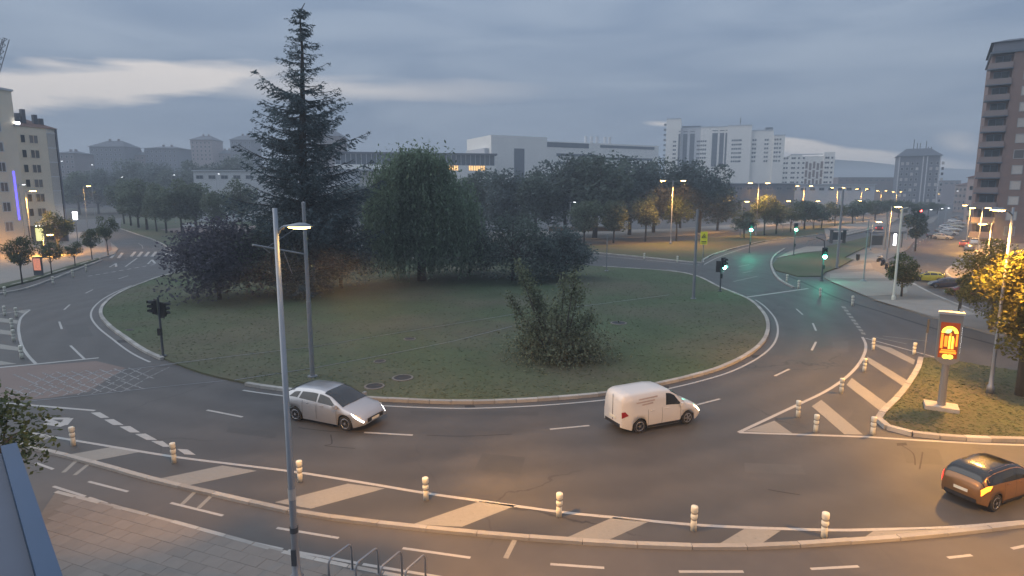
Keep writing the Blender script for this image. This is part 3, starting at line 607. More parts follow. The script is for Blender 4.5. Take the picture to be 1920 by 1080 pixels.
# mid-ground sheds in front of the hospital
for i, (u0, u1, v, Y, m, lab, d) in enumerate([(1340, 1490, 343, 250, 'wall_slate', 'low slate-blue hall below the hospital', 20), (1480, 1640, 345, 270, 'wall_grey', 'low pale hall with flat white roof below the annex', 25), (1570, 1680, 332, 420, 'wall_brown', 'far low brown block right of the hospital annex', 15), (1757, 1800, 338, 450, 'wall_pink', 'far low pink houses right of the masted tower', 15), (1030, 1165, 424, 150, 'wall_orange', 'low orange garden wall behind the roundabout', 1.2), (365, 640, 319, 200, 'wall_grey', 'long pale sports hall roof behind the left trees', 25)]):
    A, B = front(u0, u1, Y); b = Bld('garden_wall' if i == 4 else 'low_hall', lab, A, B, d, 'wall' if i == 4 else 'building'); t = zt(u0, v, Y); b.box('wall', 0, b.w, 0, d, 0, t - .3, m); b.box('roof_edge', -.3, b.w + .3, -.4, d, t - .3, t, 'roof_light' if i != 4 else 'kerb_low')
    if i not in (4,):
        for x in np.arange(2, b.w - 1, 4.0): b.win(float(x), t - 2.2, 2.2, 1.1, 'glass_blue', 'frame', 1)
# white gallery building and glazed hall behind the willow
A, B = front(920, 1232, 300, 345); b = Bld('office_building', 'white blank-walled office building with one tall slot window', A, B, 30); T = zt(930, 253, 300); sc = b.w / 100
b.box('wall', 0, 30 * sc, -1, 30, 0, T, 'wall_white'); b.box('wall', 30 * sc, 100 * sc, 0, 30, 0, T - 1.8, 'wall_white'); b.box('side_block', -2.2, 0, 2, 26, 0, T - 6, 'wall_grey')
b.box('slot_window', 12 * sc, 17.5 * sc, -1.12, -.95, 9, T - 6, 'band_dark'); b.box('roof_strip', 30.5 * sc, 55 * sc, -.15, .1, T - 4.6, T - 2.2, 'band_dark'); b.box('roof_strip', 62 * sc, 97 * sc, -.15, .1, T - 4.0, T - 2.6, 'band_dark')
for z in (T - 9, T - 13, T - 17): b.box('strip_window', 36 * sc, 60 * sc, -.15, .1, z, z + 1.4, 'band_dark')
for z in (T - 10, T - 15): b.box('strip_window', 66 * sc, 96 * sc, -.15, .1, z, z + 1.2, 'glass_blue')
for x in (57, 60.5, 64, 69, 72): 
    mb = MB(); mb.tube([(x * sc, 6, T - 2), (x * sc, 6, T + 2.2)], .8, 8); build(mb, 'roof_duct', 'wall_grey', b.o)
A, B = front(628, 930, 270, 285); b = Bld('glazed_hall', 'long low glazed hall with lit windows behind the willow', A, B, 30); T = zt(640, 284, 270)
b.box('wall', 0, b.w, 0, 30, 0, T - 5.4, 'wall_white'); b.box('glazing', .5, b.w - .5, 1, 29, T - 5.4, T - .8, 'glass_blue'); b.box('roof', -.6, b.w + .6, -.4, 30, T - .8, T, 'roof_dark')
for x in np.arange(.6, b.w, 2.2): b.box('mullion', float(x), float(x) + .18, .8, 1.0, T - 5.4, T - .8, 'roof_light')
for x0, x1 in ((50.5, 54.5), (59.5, 66.5)):
    for x in np.arange(x0, x1, 1.1): b.win(float(x), T - 6.6, .8, 2.2, 'window_lit', 'frame', 0)
for x in np.arange(3, 46, 3.4): b.win(float(x), T - 9, 1.4, 2.4, 'glass', 'wall_grey', 1)
b.box('terrace_roof', 1, 34, -9, -.02, T - 8.2, T - 7.7, 'roof_light')
# far housing blocks above the left-hand trees
for i, (u0, u1, v, vr, Y, m, lab) in enumerate([(176, 242, 275, 262, 420, 'wall_slate', 'slate far block with striped upper facade and chimneys'), (108, 146, 287, 282, 380, 'wall_brown', 'flat dark far block directly right of the cream apartment house'), (243, 278, 290, 284, 430, 'wall_brown', 'low far block between the striped one and the wide one'), (278, 340, 278, 273, 430, 'wall_slate', 'wide far block with a shallow roof'),
        (364, 404, 262, 253, 470, 'wall_pink', 'square far pink tower with pyramid roof, left one of two'), (438, 477, 262, 252, 460, 'wall_slate', 'square far tower with rows of pale windows, beside the tall cedar'), (596, 640, 255, 243, 400, 'wall_brown', 'far brown tower partly hidden behind the right side of the cedar'), (405, 438, 288, 280, 480, 'wall_brown', 'low far house between the two square towers')]):
    A, B = front(u0, u1, Y); b = Bld('housing_block', lab, A, B, 18); t = zt(u0, v, Y); b.box('wall', 0, b.w, 0, 18, 0, t, m); b.roof(0, b.w, 0, 18, t, zt(u0, vr, Y) - t, 'roof_dark', .9, .6)
    for x in (b.w * .35, b.w * .6): b.box('chimney', x, x + 1.1, 8, 9.2, t + .5, zt(u0, vr, Y) + 1.2, 'wall_brown')
    for k in range(5):
        for x in np.arange(1.8, b.w - 1, 3.1): b.win(float(x), t - 2.2 - 3.0 * k, 1.3, 1.5, 'blind' if (k * 3 + int(x)) % 3 == 0 else 'glass', 'wall_grey', 0)
# cream apartment house on the left and the neighbour cut by the frame
A, B = front(31, 119, 112, 119); b = Bld('apartment_house', 'cream six-storey apartment house with a lit green shop front', A, B, 16); t = zt(40, 241, 118); sc = b.w / 86
b.box('wall', 7 * sc, 66 * sc, 0, 16, 3.4, t, 'wall_cream'); b.box('wall', 66 * sc, 84 * sc, .4, 16, 3.4, t, 'wall_white'); b.box('wall', 84 * sc, 86.5 * sc, 0, 16, 0, t + .05, 'wall_slate'); b.box('wall', 0, 7 * sc, .6, 16, 0, t, 'wall_pink'); b.box('ground_floor', 7 * sc, 84 * sc, .8, 15.5, 0, 3.4, 'wall_brown')
b.roof(0, b.w, 0, 16, t, 2.3, 'roof_tile', .2, .5)
for x, h_ in ((2, 2.0), (3.2, 2.6), (4.1, 3.4), (6, 2.6), (7, 2.0)): b.box('chimney', x - .3, x + .3, 3, 3.8, t, t + h_, 'roof_dark')
for k in range(6):
    z = 5.6 + (t - 5.4) / 6 * (k + .1)
    b.win(22 * sc, z, .75, 1.4, 'glass', 'wall_cream', 0); b.win(41 * sc, z, 1.45, 1.5, 'curtain', 'wall_cream', 1); b.win(3.4 * sc, z, .55, 1.8, 'blind', 'wall_pink', 0, .6)
    q = b.box('glazed_bay', 67 * sc, 82 * sc, .15, .38, z - 1.3, z + 1.2, 'blind'); b.box('bay_slab', 66.5 * sc, 83 * sc, .1, .36, z + 1.2, z + 1.4, 'wall_grey', q)
b.box('shop_sign', 26 * sc, 46 * sc, .5, .75, 3.0, 3.9, 'sign_green')
for k in range(5): b.box('sign_lettering', (29 + 3.2 * k) * sc, (31 + 3.2 * k) * sc, .44, .49, 3.25, 3.6 + .08 * (k % 2), 'lamp_white')
b.box('shop_window', 29 * sc, 43 * sc, .66, .78, .5, 2.9, 'shop_lit'); b.box('shop_window', 48 * sc, 62 * sc, .66, .78, .6, 2.9, 'glass'); b.box('door', 13 * sc, 20 * sc, .66, .78, 0, 2.6, 'wall_slate')
A, B = front(-140, 44, 88, 104); b = Bld('apartment_house', 'tall cream house cut by the left edge, blue-lit strip on its corner', A, B, 16); t = zt(10, 160, 98)
b.box('wall', 0, b.w, 0, 16, 0, t, 'wall_cream'); b.box('roof_slab', -.2, b.w + .2, -.2, 16.2, t, t + .35, 'wall_grey'); b.box('light_strip', b.w - 1.6, b.w - 1.35, -.12, -.01, 5, 13, 'blue_glow')
for k in range(8): b.win(b.w - 3.5, 4 + 3.2 * k, 1.4, 1.5, 'curtain', 'wall_grey', 1)
c = b.box('lamp_bracket', b.w - .5, b.w + .15, -.5, -.1, t - 5.5, t - 5.2, 'steel'); b.box('lamp_head', b.w - .1, b.w + .3, -.6, -.1, t - 5.2, t - 4.8, 'lamp_white', c)
mb = MB(); bx, bz = b.w - .8, t + .35
for dx, dy in ((0, 0), (.9, 0), (.45, .8)): mb.tube([(bx + dx, 3 + dy, bz), (bx + dx + 4.0, 3 + dy, bz + 8.8)], .07, 5)
for k in range(8):
    z = bz + k * 1.1; o_ = .1 * k * 1.02 * 4.0 / .9 * .98
    mb.tube([(bx + o_, 3, z), (bx + .9 + o_ + .5, 3, z + 1.1)], .05, 4); mb.tube([(bx + .9 + o_, 3, z), (bx + .45 + o_ + .5, 3.8, z + 1.1)], .04, 4); mb.tube([(bx + o_ + .5, 3, z + 1.1), (bx + .9 + o_ + .5, 3, z + 1.1)], .05, 4)
build(mb, 'antenna_mast', 'steel_dark', b.o)
# camera building: blue-edged canopy at the lower left
ca, cb = G(2, 850, 7.6), G(66, 1085, 7.6); ce = ca + (cb - ca) * 1.6
o = empty('entrance_canopy', (ca.x - 3, ca.y, 0)); tag(o, 'grey canopy with a bright blue edge at the lower left corner', 'canopy')
mat('blue_metal', (.022, .06, .125), .45, .15, 1.5); mat('canopy_grey', (.07, .085, .12), .6, .2, 1.2)
org = (ca.x - 3, ca.y, 0); far = Vector((ca.x - 4, ca.y + .2, 0)); ner = Vector((ce.x - 4, ce.y, 0))
mb = MB(); mb.slab([ca, ce, ner, far], 7.42, 7.6); build(mb, 'roof_sheet', 'canopy_grey', o, org)
dd = (ce - ca).normalized(); nn = Vector((-dd.y, dd.x, 0)); nn = nn if nn.x > 0 else -nn
mb = MB(); mb.slab([ca + nn * .002, ce + nn * .002, ce + nn * .1, ca + nn * .1], 7.1, 7.66); build(mb, 'blue_fascia', 'blue_metal', o, org)
for k in range(4):
    a_ = ca.lerp(far, .12 + .22 * k); c_ = ce.lerp(ner, .12 + .22 * k); mb = MB(); mb.tube([(a_.x, a_.y, 7.62), (c_.x, c_.y, 7.62)], .025, 6); build(mb, 'roof_seam', 'canopy_grey', o, org)
mb = MB(); mb.slab([far + Vector((2.2, -.4, 0)), ner + Vector((2.2, 0, 0)), ner, far], 0, 7.41); build(mb, 'wall', 'wall_slate', o, org)

# ------------------------------------------------------------------ trees
def leaf_quads(C, size, flat=0.0, asp=1.0, axis=None):
    """C: leaf centres -> random quads; flat: lean of the normals towards up; axis: leaf long direction"""
    n = len(C); nr = rng.normal(0, 1, (n, 3)); nr[:, 2] += flat * 2; nr /= np.linalg.norm(nr, axis=1)[:, None]
    t = rng.normal(0, 1, (n, 3)) if axis is None else axis + rng.normal(0, .25, (n, 3))
    t -= nr * (t * nr).sum(1)[:, None]; t /= np.linalg.norm(t, axis=1)[:, None] + 1e-9; w = np.cross(nr, t)
    sz = (size * rng.uniform(.6, 1.3, n))[:, None]; V = np.zeros((n, 4, 3))
    V[:, 0] = C - t * sz * .5; V[:, 1] = C + w * sz * .32 / asp; V[:, 2] = C + t * sz * .5; V[:, 3] = C - w * sz * .32 / asp
    return V.reshape(-1, 3)
def branches(mb, base, tips, r0, top):
    for tp in tips:
        tp = Vector(tp); s_ = Vector((0, 0, top * random.uniform(.45, .95))); mid = s_.lerp(tp, .5) + Vector((0, 0, random.uniform(0, .06) * top)); mb.tube([s_, mid, tp], [r0 * .45, r0 * .28, r0 * .08], 5, cap=False)
def broadleaf(hgt, rad, trunk, nleaf, leaf, lobes=14, sq=1.0, base=.25, seed=0, gap=.35, dome=False):
    """local meshes (trunk, crown) of a round-headed tree with lumpy, gappy foliage"""
    r = np.random.default_rng(seed); random.seed(seed); zb = hgt * base; ch = (hgt - zb) / 2; cz = zb + ch
    L = []
    for i in range(lobes):
        d = r.normal(0, 1, 3); d /= np.linalg.norm(d); k = r.uniform(.4, .78)
        if dome: d[2] = abs(d[2]) * 1.9 - 1.0; k = r.uniform(.55, .85)
        L.append((np.array([d[0] * rad * k, d[1] * rad * k, cz + d[2] * ch * k * sq]), r.uniform(.32, .52) * min(rad, ch * 1.1)))
    pts = []
    per = nleaf // lobes
    for c, rr in L:
        q = r.normal(0, 1, (per, 3)); q /= np.linalg.norm(q, axis=1)[:, None]; q[:, 2] *= .8; rad_ = rr * r.uniform(gap, 1.12, per) ** .6
        pts.append(c + q * rad_[:, None])
    C = np.vstack(pts); C[:, 2] = np.maximum(C[:, 2], zb * .7)
    crown = leaf_quads(C, leaf, .8)
    mb = MB(); lean = r.normal(0, .03 * hgt, 2)
    mb.tube([(0, 0, -.1), (lean[0] * .2, lean[1] * .2, hgt * .25), (lean[0], lean[1], hgt * .6), (lean[0] * 1.2, lean[1] * 1.2, hgt * .85)], [trunk * 1.3, trunk, trunk * .6, trunk * .2], 8)
    branches(mb, None, [c * .95 for c, rr in L], trunk, hgt * .6)
    return mb, crown
PROTO = {}
def proto(key, m, *a, **k):
    mb, cr_ = broadleaf(*a, **k); PROTO[key] = (mb.mesh('trunk', 'bark', smooth=True), quads_obj('crown', cr_, m), a[0], a[1])
for i in range(3): proto('dark%d' % i, 'leaf_dark', 10, 4.2, .2, 7000, .46, lobes=24, base=.06, seed=10 + i)
for i in range(3): proto('mid%d' % i, 'leaf_mid', 9, 3.4, .16, 4600, .4, lobes=18, base=.2, seed=20 + i)
for i in range(2): proto('blue%d' % i, 'leaf_blue', 11, 4.6, .2, 7000, .5, lobes=26, base=.05, seed=30 + i)
for i in range(3): proto('street%d' % i, 'leaf_street', 5, 1.9, .07, 3200, .2, lobes=16, base=.36, seed=40 + i, gap=.2)
def tree(u, vb, vt, wpx, key, name, label, group=None, z0=.1):
    """a tree whose foot stands at pixel (u, vb) of the ground, crown top at row vt, half width wpx"""
    p = G(u, vb, z0); tm_, cm_, h0, r0 = PROTO[key]; h = P(u, vt, p.y).z - z0; w = wpx / F * p.y
    o = empty(name, p, random.uniform(0, 6.28)); tag(o, label, 'tree', group)
    t = link('trunk', tm_, o); c = link('crown', cm_, o); t.scale = (w / r0, w / r0, h / h0); c.scale = (w / r0, w / r0, h / h0); return o

# cedar: whorls of long, level, tip-lifted limbs with hanging sprays
def cedar(p, hgt):
    o = empty('cedar_tree', p); tag(o, 'tall dark blue-green cedar with a thin ragged leaning top', 'tree'); random.seed(3)
    mb = MB(); mb.tube([(0, 0, -.2), (.2, 0, hgt * .3), (.5, 0, hgt * .6), (.8, 0, hgt * .85), (.75, 0, hgt * .97), (1.25, 0, hgt * 1.0)], [.55, .45, .3, .13, .06, .03], 10)
    Vs = []
    def prof(t):  # reach of the limbs against height fraction
        return np.interp(t, [.04, .15, .3, .45, .55, .66, .70, .72, .8, .9, .97, 1], [5.2, 6.0, 5.9, 5.2, 4.8, 4.4, 3.7, 2.5, 1.9, 1.3, .8, .45])
    z = hgt * .05
    while z < hgt * .985:
        t = z / hgt; n = 7 if t < .35 else 5
        for k in range(n):
            a = random.uniform(0, 6.283); Lb = float(prof(t)) * random.choice((.5, .7, .85, .95, 1.15)) * random.uniform(.85, 1.12); rise = random.uniform(-.08, .22) if t < .75 else random.uniform(-.25, .3)
            m = max(4, int(Lb * 2.2)); ca_, sa_ = math.cos(a), math.sin(a); path = []
            for i in range(m + 1):
                q = i / m; path.append(Vector((ca_ * Lb * q + .85 * t, sa_ * Lb * q, z + Lb * (rise * q + .30 * (q ** 2.2) - .16 * q))))
            mb.tube(path, [max(.016, .1 * (1 - t) * (1 - i / m) + .014) for i in range(m + 1)], 4, cap=False)
            for i in range(1, m + 1):   # side sprays
                q = i / m; sp = Lb * .34 * (1.05 - q) + .28
                for sd_ in (-1, 1, 0):
                    ang_ = a + sd_ * random.uniform(.5, 1.15); ln = sp * random.uniform(.6, 1.15); ns = max(4, int(ln * 9)); st = path[i - 1].lerp(path[i], random.random())
                    qq = np.linspace(.04, 1, ns); base_ = np.array(st)
                    cx_ = base_ + np.c_[np.cos(ang_) * ln * qq, np.sin(ang_) * ln * qq, -ln * .38 * qq ** 1.4 + rng.uniform(-.05, .03, ns)]
                    ax = np.tile(np.array([math.cos(ang_), math.sin(ang_), -.5]), (ns, 1)); Vs.append(leaf_quads(cx_ + rng.normal(0, .05, (ns, 3)), .40 if t < .7 else .3, .9, 2.0, ax))
        z += (.40 if t < .68 else .52) * random.uniform(.75, 1.25)
    build(mb, 'trunk', 'bark', o, smooth=True); link('crown', quads_obj('crown', np.vstack(Vs), 'cedar'), o)
cp_ = G(574, 550, .1); cedar(cp_, P(574, 8, cp_.y).z)

# willow: a dome of weeping strands
def willow(p, hgt, rad):
    o = empty('willow_tree', p); tag(o, 'broad weeping willow with hanging green strands', 'tree'); r = np.random.default_rng(5); random.seed(5)
    mb = MB(); mb.tube([(0, 0, -.2), (.1, .1, hgt * .2), (0, 0, hgt * .38)], [.5, .42, .36], 10)
    Vs = []
    heads = []
    for k in range(46):
        a = r.uniform(0, 6.283); q = math.sqrt(r.uniform(.02, 1)); c = Vector((math.cos(a) * rad * .62 * q, math.sin(a) * rad * .62 * q, hgt * (.5 + .43 * math.sqrt(max(0, 1 - q * q))) * r.uniform(.9, 1.02)))
        heads.append(c); mb.tube([(0, 0, hgt * .33), Vector((0, 0, hgt * .42)).lerp(c, .5) + Vector((0, 0, .6)), c], [.2, .12, .04], 5, cap=False)
    for c in heads:
        C = np.array(c) + r.normal(0, 1, (60, 3)) * np.array([1.3, 1.3, .7]); Vs.append(leaf_quads(C, .4, .2, 1.6))
        for j in range(44):
            a = r.uniform(0, 6.283); st = np.array(c) + np.array([math.cos(a), math.sin(a), 0]) * r.uniform(.3, 2.0) + np.array([0, 0, r.uniform(-.5, .6)])
            out = np.array([st[0], st[1], 0]); out /= np.linalg.norm(out) + 1e-6; ln = r.uniform(.35, 1.0) * (st[2] - .6); n_ = int(ln / .24)
            if n_ < 3: continue
            q = np.linspace(0, 1, n_)[:, None]; C = st + out * (.9 * np.sqrt(q)) + np.array([0, 0, -1]) * (ln * q) + r.normal(0, .06, (n_, 3))
            Vs.append(leaf_quads(C, .44, .5, 1.6, np.tile(np.array([0, 0, -1.0]), (n_, 1))))
    build(mb, 'trunk', 'bark', o, smooth=True); link('crown', quads_obj('crown', np.vstack(Vs), 'willow'), o)
wp_ = G(790, 526, .1); willow(wp_, P(790, 262, wp_.y).z, 130 / F * wp_.y)

def own_tree(u, vb, vt, wpx, m, name, label, nleaf, leaf, cat='tree', **kw):
    p = G(u, vb, .1); h = P(u, vt, p.y).z; w = wpx / F * p.y; mb, cr_ = broadleaf(h, w, kw.pop('trunk', .16), nleaf, leaf, **kw)
    o = empty(name, p); tag(o, label, cat); build(mb, 'trunk', 'bark', o, smooth=True); link('crown', quads_obj('crown', cr_, m), o); return o
own_tree(412, 562, 402, 100, 'plum', 'plum_tree', 'low dark purple-leaved tree spreading left of the cedar', 11000, .3, lobes=44, base=.0, dome=True, seed=61)
own_tree(525, 552, 395, 95, 'leaf_dark', 'evergreen_shrub', 'dark evergreen shrub crowding the foot of the cedar', 9500, .28, 'shrub', lobes=36, base=.0, dome=True, seed=62)
own_tree(640, 540, 385, 72, 'leaf_blue', 'evergreen_shrub', 'blue-green shrub between the cedar and the willow', 6500, .28, 'shrub', lobes=32, base=.0, dome=True, seed=63)
own_tree(962, 526, 400, 92, 'leaf_dark', 'evergreen_shrub', 'big dark shrub right beside the willow strands', 9500, .3, 'shrub', lobes=36, base=.0, dome=True, seed=64)
own_tree(1050, 522, 428, 72, 'leaf_blue', 'evergreen_shrub', 'dark rounded shrub at the right end of the island thicket', 9500, .28, 'shrub', lobes=36, base=.0, dome=True, seed=65)
own_tree(880, 512, 415, 70, 'leaf_dark', 'evergreen_shrub', 'dark shrub filling the gap behind the willow strands', 6500, .3, 'shrub', lobes=30, base=.0, dome=True, seed=66)
# young multi-stem shrub on the lawn
p = G(1048, 672, .1); o = empty('young_oak', p); tag(o, 'bushy young tree with two upright leaders on the lawn', 'tree'); random.seed(9)
mb = MB(); Vs = []; r9 = np.random.default_rng(9)
for (du, vt_, sp) in [(-78, 492, .45), (-66, 505, .6), (-52, 540, .9), (-95, 553, .55), (-40, 560, .8), (10, 520, .55), (30, 512, .5), (38, 540, .8), (-5, 570, .9), (60, 590, .8), (-60, 600, 1.0), (20, 600, 1.0), (50, 640, .9), (-20, 640, 1.1), (-70, 640, .8), (0, 660, 1.1), (62, 655, .7), (-40, 615, 1.0)]:
    tp = P(1048 + du, vt_, p.y + random.uniform(-1.4, 1.4)) - p; mb.tube([(random.uniform(-.3, .3), random.uniform(-.3, .3), -.1), (tp.x * .6, tp.y * .5, tp.z * .5), tp], [.07, .045, .012], 5)
    n_ = int(520 * sp); q = r9.uniform(.35, 1.05, n_)[:, None]; C = np.array([tp.x * .6, tp.y * .5, tp.z * .5]) * (1 - q) + np.array(tp) * q + r9.normal(0, .34 * sp, (n_, 3)); C[:, 2] = np.abs(C[:, 2]); Vs.append(leaf_quads(C, .17, .3))
C = r9.normal(0, 1, (6000, 3)) * np.array([1.35, 1.2, .62]) + np.array([.15, 0, .75]); C[:, 2] = np.abs(C[:, 2]); Vs.append(leaf_quads(C, .17, .3))
build(mb, 'trunk', 'bark', o, smooth=True); link('crown', quads_obj('crown', np.vstack(Vs), 'leaf_shrub'), o)
# left street trees, left avenue, background belt
for i, (u, vb, vt, w, key) in enumerate([(42, 531, 438, 32, 'street0'), (97, 514, 447, 25, 'street1'), (141, 499, 452, 20, 'street2'), (173, 487, 425, 21, 'street0'), (203, 479, 402, 20, 'street1'), (112, 478, 395, 32, 'street2')]):
    tree(u, vb, vt, w, key, 'street_tree', ['round street tree nearest the left edge', 'second small street tree from the left along the cycle track', 'smallest street tree on the left pavement', 'street tree with dark trunk in front of the white totem', 'leaning street tree at the left zebra crossing', 'yellow-lit tree in front of the cream apartment house'][i], 'street trees on the left pavement')
for i, (u, vb) in enumerate([(233, 420), (246, 423), (260, 427), (276, 431), (294, 434), (312, 437), (342, 440), (370, 438), (410, 445), (455, 440)]):
    tree(u, vb, 332 + (i % 3) * 7, 26 + (i % 4) * 5, 'mid%d' % (i % 3), 'avenue_tree', ORD(i) + ' avenue tree from the left in the row behind the roundabout lawn', 'avenue trees on the left median')
k = 0
for u, vb, vt, w, key in sorted([(115, 398, 325, 30, 'dark0'), (150, 402, 318, 34, 'mid1'), (185, 400, 312, 32, 'dark1'), (222, 398, 315, 34, 'blue0'), (258, 399, 300, 38, 'dark2'), (298, 400, 300, 36, 'blue1'), (335, 402, 305, 40, 'dark0'), (372, 400, 296, 36, 'dark1'), (410, 403, 298, 40, 'blue0'), (450, 402, 292, 40, 'dark2'), (500, 410, 300, 40, 'dark0'),
                          (690, 430, 340, 54, 'blue1'), (655, 425, 345, 52, 'dark1'), (740, 432, 338, 52, 'dark0'), (905, 440, 318, 52, 'dark2'), (955, 446, 306, 56, 'blue0'), (1005, 448, 312, 54, 'dark1'), (1060, 442, 280, 66, 'blue1'), (1115, 446, 264, 84, 'dark0'), (1180, 440, 282, 66, 'blue0'), (1225, 436, 298, 54, 'dark2'), (1310, 436, 290, 62, 'blue1'), (1345, 432, 350, 40, 'dark1'), (1275, 428, 300, 40, 'dark0'), (880, 430, 330, 40, 'mid0'), (1150, 455, 372, 30, 'mid1'), (1095, 458, 365, 32, 'mid2'), (1210, 452, 362, 30, 'mid0')]):
    tree(u, vb, vt, w, key, 'background_tree', ('%s background tree from the left beyond the roundabout, %s crown' % (['1st', '2nd', '3rd'][k] if k < 3 else '%dth' % (k + 1), {'d': 'dark dense', 'm': 'lighter green', 'b': 'blue-green broad'}[key[0]])), 'trees beyond the roundabout'); k += 1
for i, (u, vb, vt, w) in enumerate([(1268, 452, 362, 34), (1395, 446, 392, 26), (1433, 441, 366, 34), (1455, 439, 380, 26), (1482, 435, 385, 24), (1508, 430, 368, 30), (1525, 429, 384, 20), (1540, 428, 380, 22), (1565, 424, 378, 24), (1598, 420, 376, 24), (1618, 417, 372, 22), (1640, 414, 370, 22), (1662, 412, 372, 20), (1684, 409, 374, 18), (1705, 407, 376, 17), (1722, 405, 377, 16), (1740, 403, 378, 15), (1757, 401, 379, 14)]):
    tree(u, vb, vt, w, 'mid%d' % (i % 3) if i % 2 else 'street%d' % (i % 3), 'avenue_tree', ORD(i) + ' tree from the left along the lamp-lit right avenue', 'trees along the right avenue')
own_tree(1690, 556, 470, 32, 'leaf_street', 'plaza_tree', 'small green tree on the plaza beside the lamp pole', 5000, .2, lobes=18, base=.2, seed=71, trunk=.08)
own_tree(1716, 470, 388, 26, 'leaf_dark', 'plaza_tree', 'dark slender tree by the red traffic light', 4000, .28, lobes=16, base=.15, seed=72, trunk=.1)
own_tree(1795, 598, 512, 22, 'leaf_street', 'plaza_tree', 'thin young tree in front of the red parked car', 2200, .18, lobes=12, base=.3, seed=73, trunk=.05)
# lamp-lit trees at the right edge, lamp yellow painted into the leaf colour
own_tree(1912, 742, 452, 88, 'leaf_lamplit', 'roadside_tree', 'drooping roadside tree lit yellow by the lamp, right edge', 15000, .2, lobes=40, base=.16, seed=74, trunk=.16)
own_tree(1856, 618, 440, 62, 'leaf_lamplit', 'roadside_tree', 'smaller yellow-lit tree left of the roadside lamp pole', 9000, .2, lobes=28, base=.1, seed=75, trunk=.1)
# foreground tree at the left edge
p = Vector((-14.6, 16.4, .1)); mb, cr_ = broadleaf(4.4, 1.6, .09, 2300, .17, lobes=20, base=.22, seed=76, gap=.2)
o = empty('street_tree', p); tag(o, 'near leafy tree poking in at the left edge above the canopy', 'tree'); build(mb, 'trunk', 'bark', o, smooth=True); link('crown', quads_obj('crown', cr_, 'leaf_street'), o)

# ------------------------------------------------------------------ street lighting
def spot(name, p, power, color=SOD, size=150, parent=None, r=.25, blend=.6):
    l = bpy.data.lights.new(name, 'SPOT'); l.energy = power; l.color = color; l.spot_size = R(size); l.spot_blend = blend; l.shadow_soft_size = r
    o = bpy.data.objects.new(name, l); COL.objects.link(o); o.location = p
    if parent: o.parent = parent
    return o
def point(name, p, power, color, parent=None, r=.12):
    l = bpy.data.lights.new(name, 'POINT'); l.energy = power; l.color = color; l.shadow_soft_size = r
    o = bpy.data.objects.new(name, l); COL.objects.link(o); o.location = p
    if parent: o.parent = parent
    return o
def head_mesh(L_=.85, glow='lamp_glow'):
    """cobra-head lantern pointing to +x, shell above and glowing bowl below"""
    mb = MB(); n = 10; ring = []
    prof = [(0, .05, .05), (.18, .08, .07), (.36, .16, .10), (.55, .2, .13), (.75, .19, .12), (.92, .12, .08), (1, .03, .02)]
    vs = []
    for t, w, h in prof:
        for j in range(n):
            a = math.pi * j / (n - 1); vs.append((t * L_, w * math.cos(a) * L_, h * math.sin(a) * L_ * 1.2))
    k = len(prof); fs = [(i * n + j, i * n + j + 1, (i + 1) * n + j + 1, (i + 1) * n + j) for i in range(k - 1) for j in range(n - 1)]
    mb.add(vs, fs, 0)
    vs = []
    for t, w, h in prof:
        for j in range(n):
            a = math.pi * j / (n - 1); dz = -.55 * h if .3 < t < .95 else -.01; vs.append((t * L_, w * math.cos(a) * L_ * .97, dz * math.sin(a) * L_ - .005))
    mb.add(vs, [(i * n + j, (i + 1) * n + j, (i + 1) * n + j + 1, i * n + j + 1) for i in range(1, k - 2) for j in range(n - 1)], 1)
    return mb.mesh('lantern', ['steel', glow], smooth=True)
HEAD = head_mesh(1.2); HEADW = head_mesh(.7, 'lamp_white'); HEADBIG = head_mesh(.7)
def lamp_post(p, h, arms, label, group=None, r=.09, power=0, color=SOD, me=None, name='street_lamp', size=142, drop=.35, armlift=.25, out=.65):
    """arms: list of (direction angle, reach); the first light sits under the first lantern"""
    o = empty(name, p); tag(o, label, 'street lamp', group)
    mb = MB(); mb.lathe([(r * 1.9, 0), (r * 1.9, .35), (r * 1.25, .42), (r, 1.2), (r * .6, h)], n=10); build(mb, 'pole', 'steel', o, smooth=True)
    for a, reach in arms:
        dx, dy = math.cos(a), math.sin(a); mb = MB(); z0 = h - drop
        mb.tube([(0, 0, z0), (dx * reach * .5, dy * reach * .5, z0 + armlift * .7), (dx * reach, dy * reach, z0 + armlift)], .035, 6); ar = build(mb, 'arm', 'steel', o)
        hd = link('lantern', me or HEAD, ar, (dx * reach * .95, dy * reach * .95, z0 + armlift), a)
        if power: spot('lamp_light', (dx * (reach + out), dy * (reach + out), z0 + armlift - .25), power, color, size, o)
    return o
# near lamp post: lantern lit from below, seen from above; its optics throw the light along and across the road
def aim(o, d): o.rotation_euler = Vector(d).to_track_quat('-Z', 'Y').to_euler()
LP0 = G(558, 1104); nl = lamp_post(LP0, 9.25, [(R(8), .16)], 'tall grey lamp post in the foreground with one drooping lantern', r=.088, me=head_mesh(.62), drop=.62, armlift=.2)
mb = MB(); mb.box((0, -.125, .9), (.12, .03, .42)); build(mb, 'access_door', 'steel_dark', nl)
mb = MB(); mb.lathe([(.1, 1.5), (.102, 1.52), (.102, 1.62), (.1, 1.64)], n=14, cap=False); build(mb, 'clamp_band', 'steel_dark', nl); mb = MB(); mb.lathe([(.09, 2.35), (.091, 2.36), (.091, 2.62), (.09, 2.63)], n=14, cap=False); build(mb, 'sticker', 'blind', nl)
def optics(parent, p, rows):
    for d, pw, sz in rows: aim(spot('lamp_light', p, pw, SOD, sz, parent, .2, .8), d)
optics(nl, (.55, .1, 8.6), [((.1, .62, -.78), 5600, 64), ((.66, .12, -.74), 6200, 70), ((-.62, .45, -.66), 3800, 52), ((.55, .55, -.62), 4800, 46)])
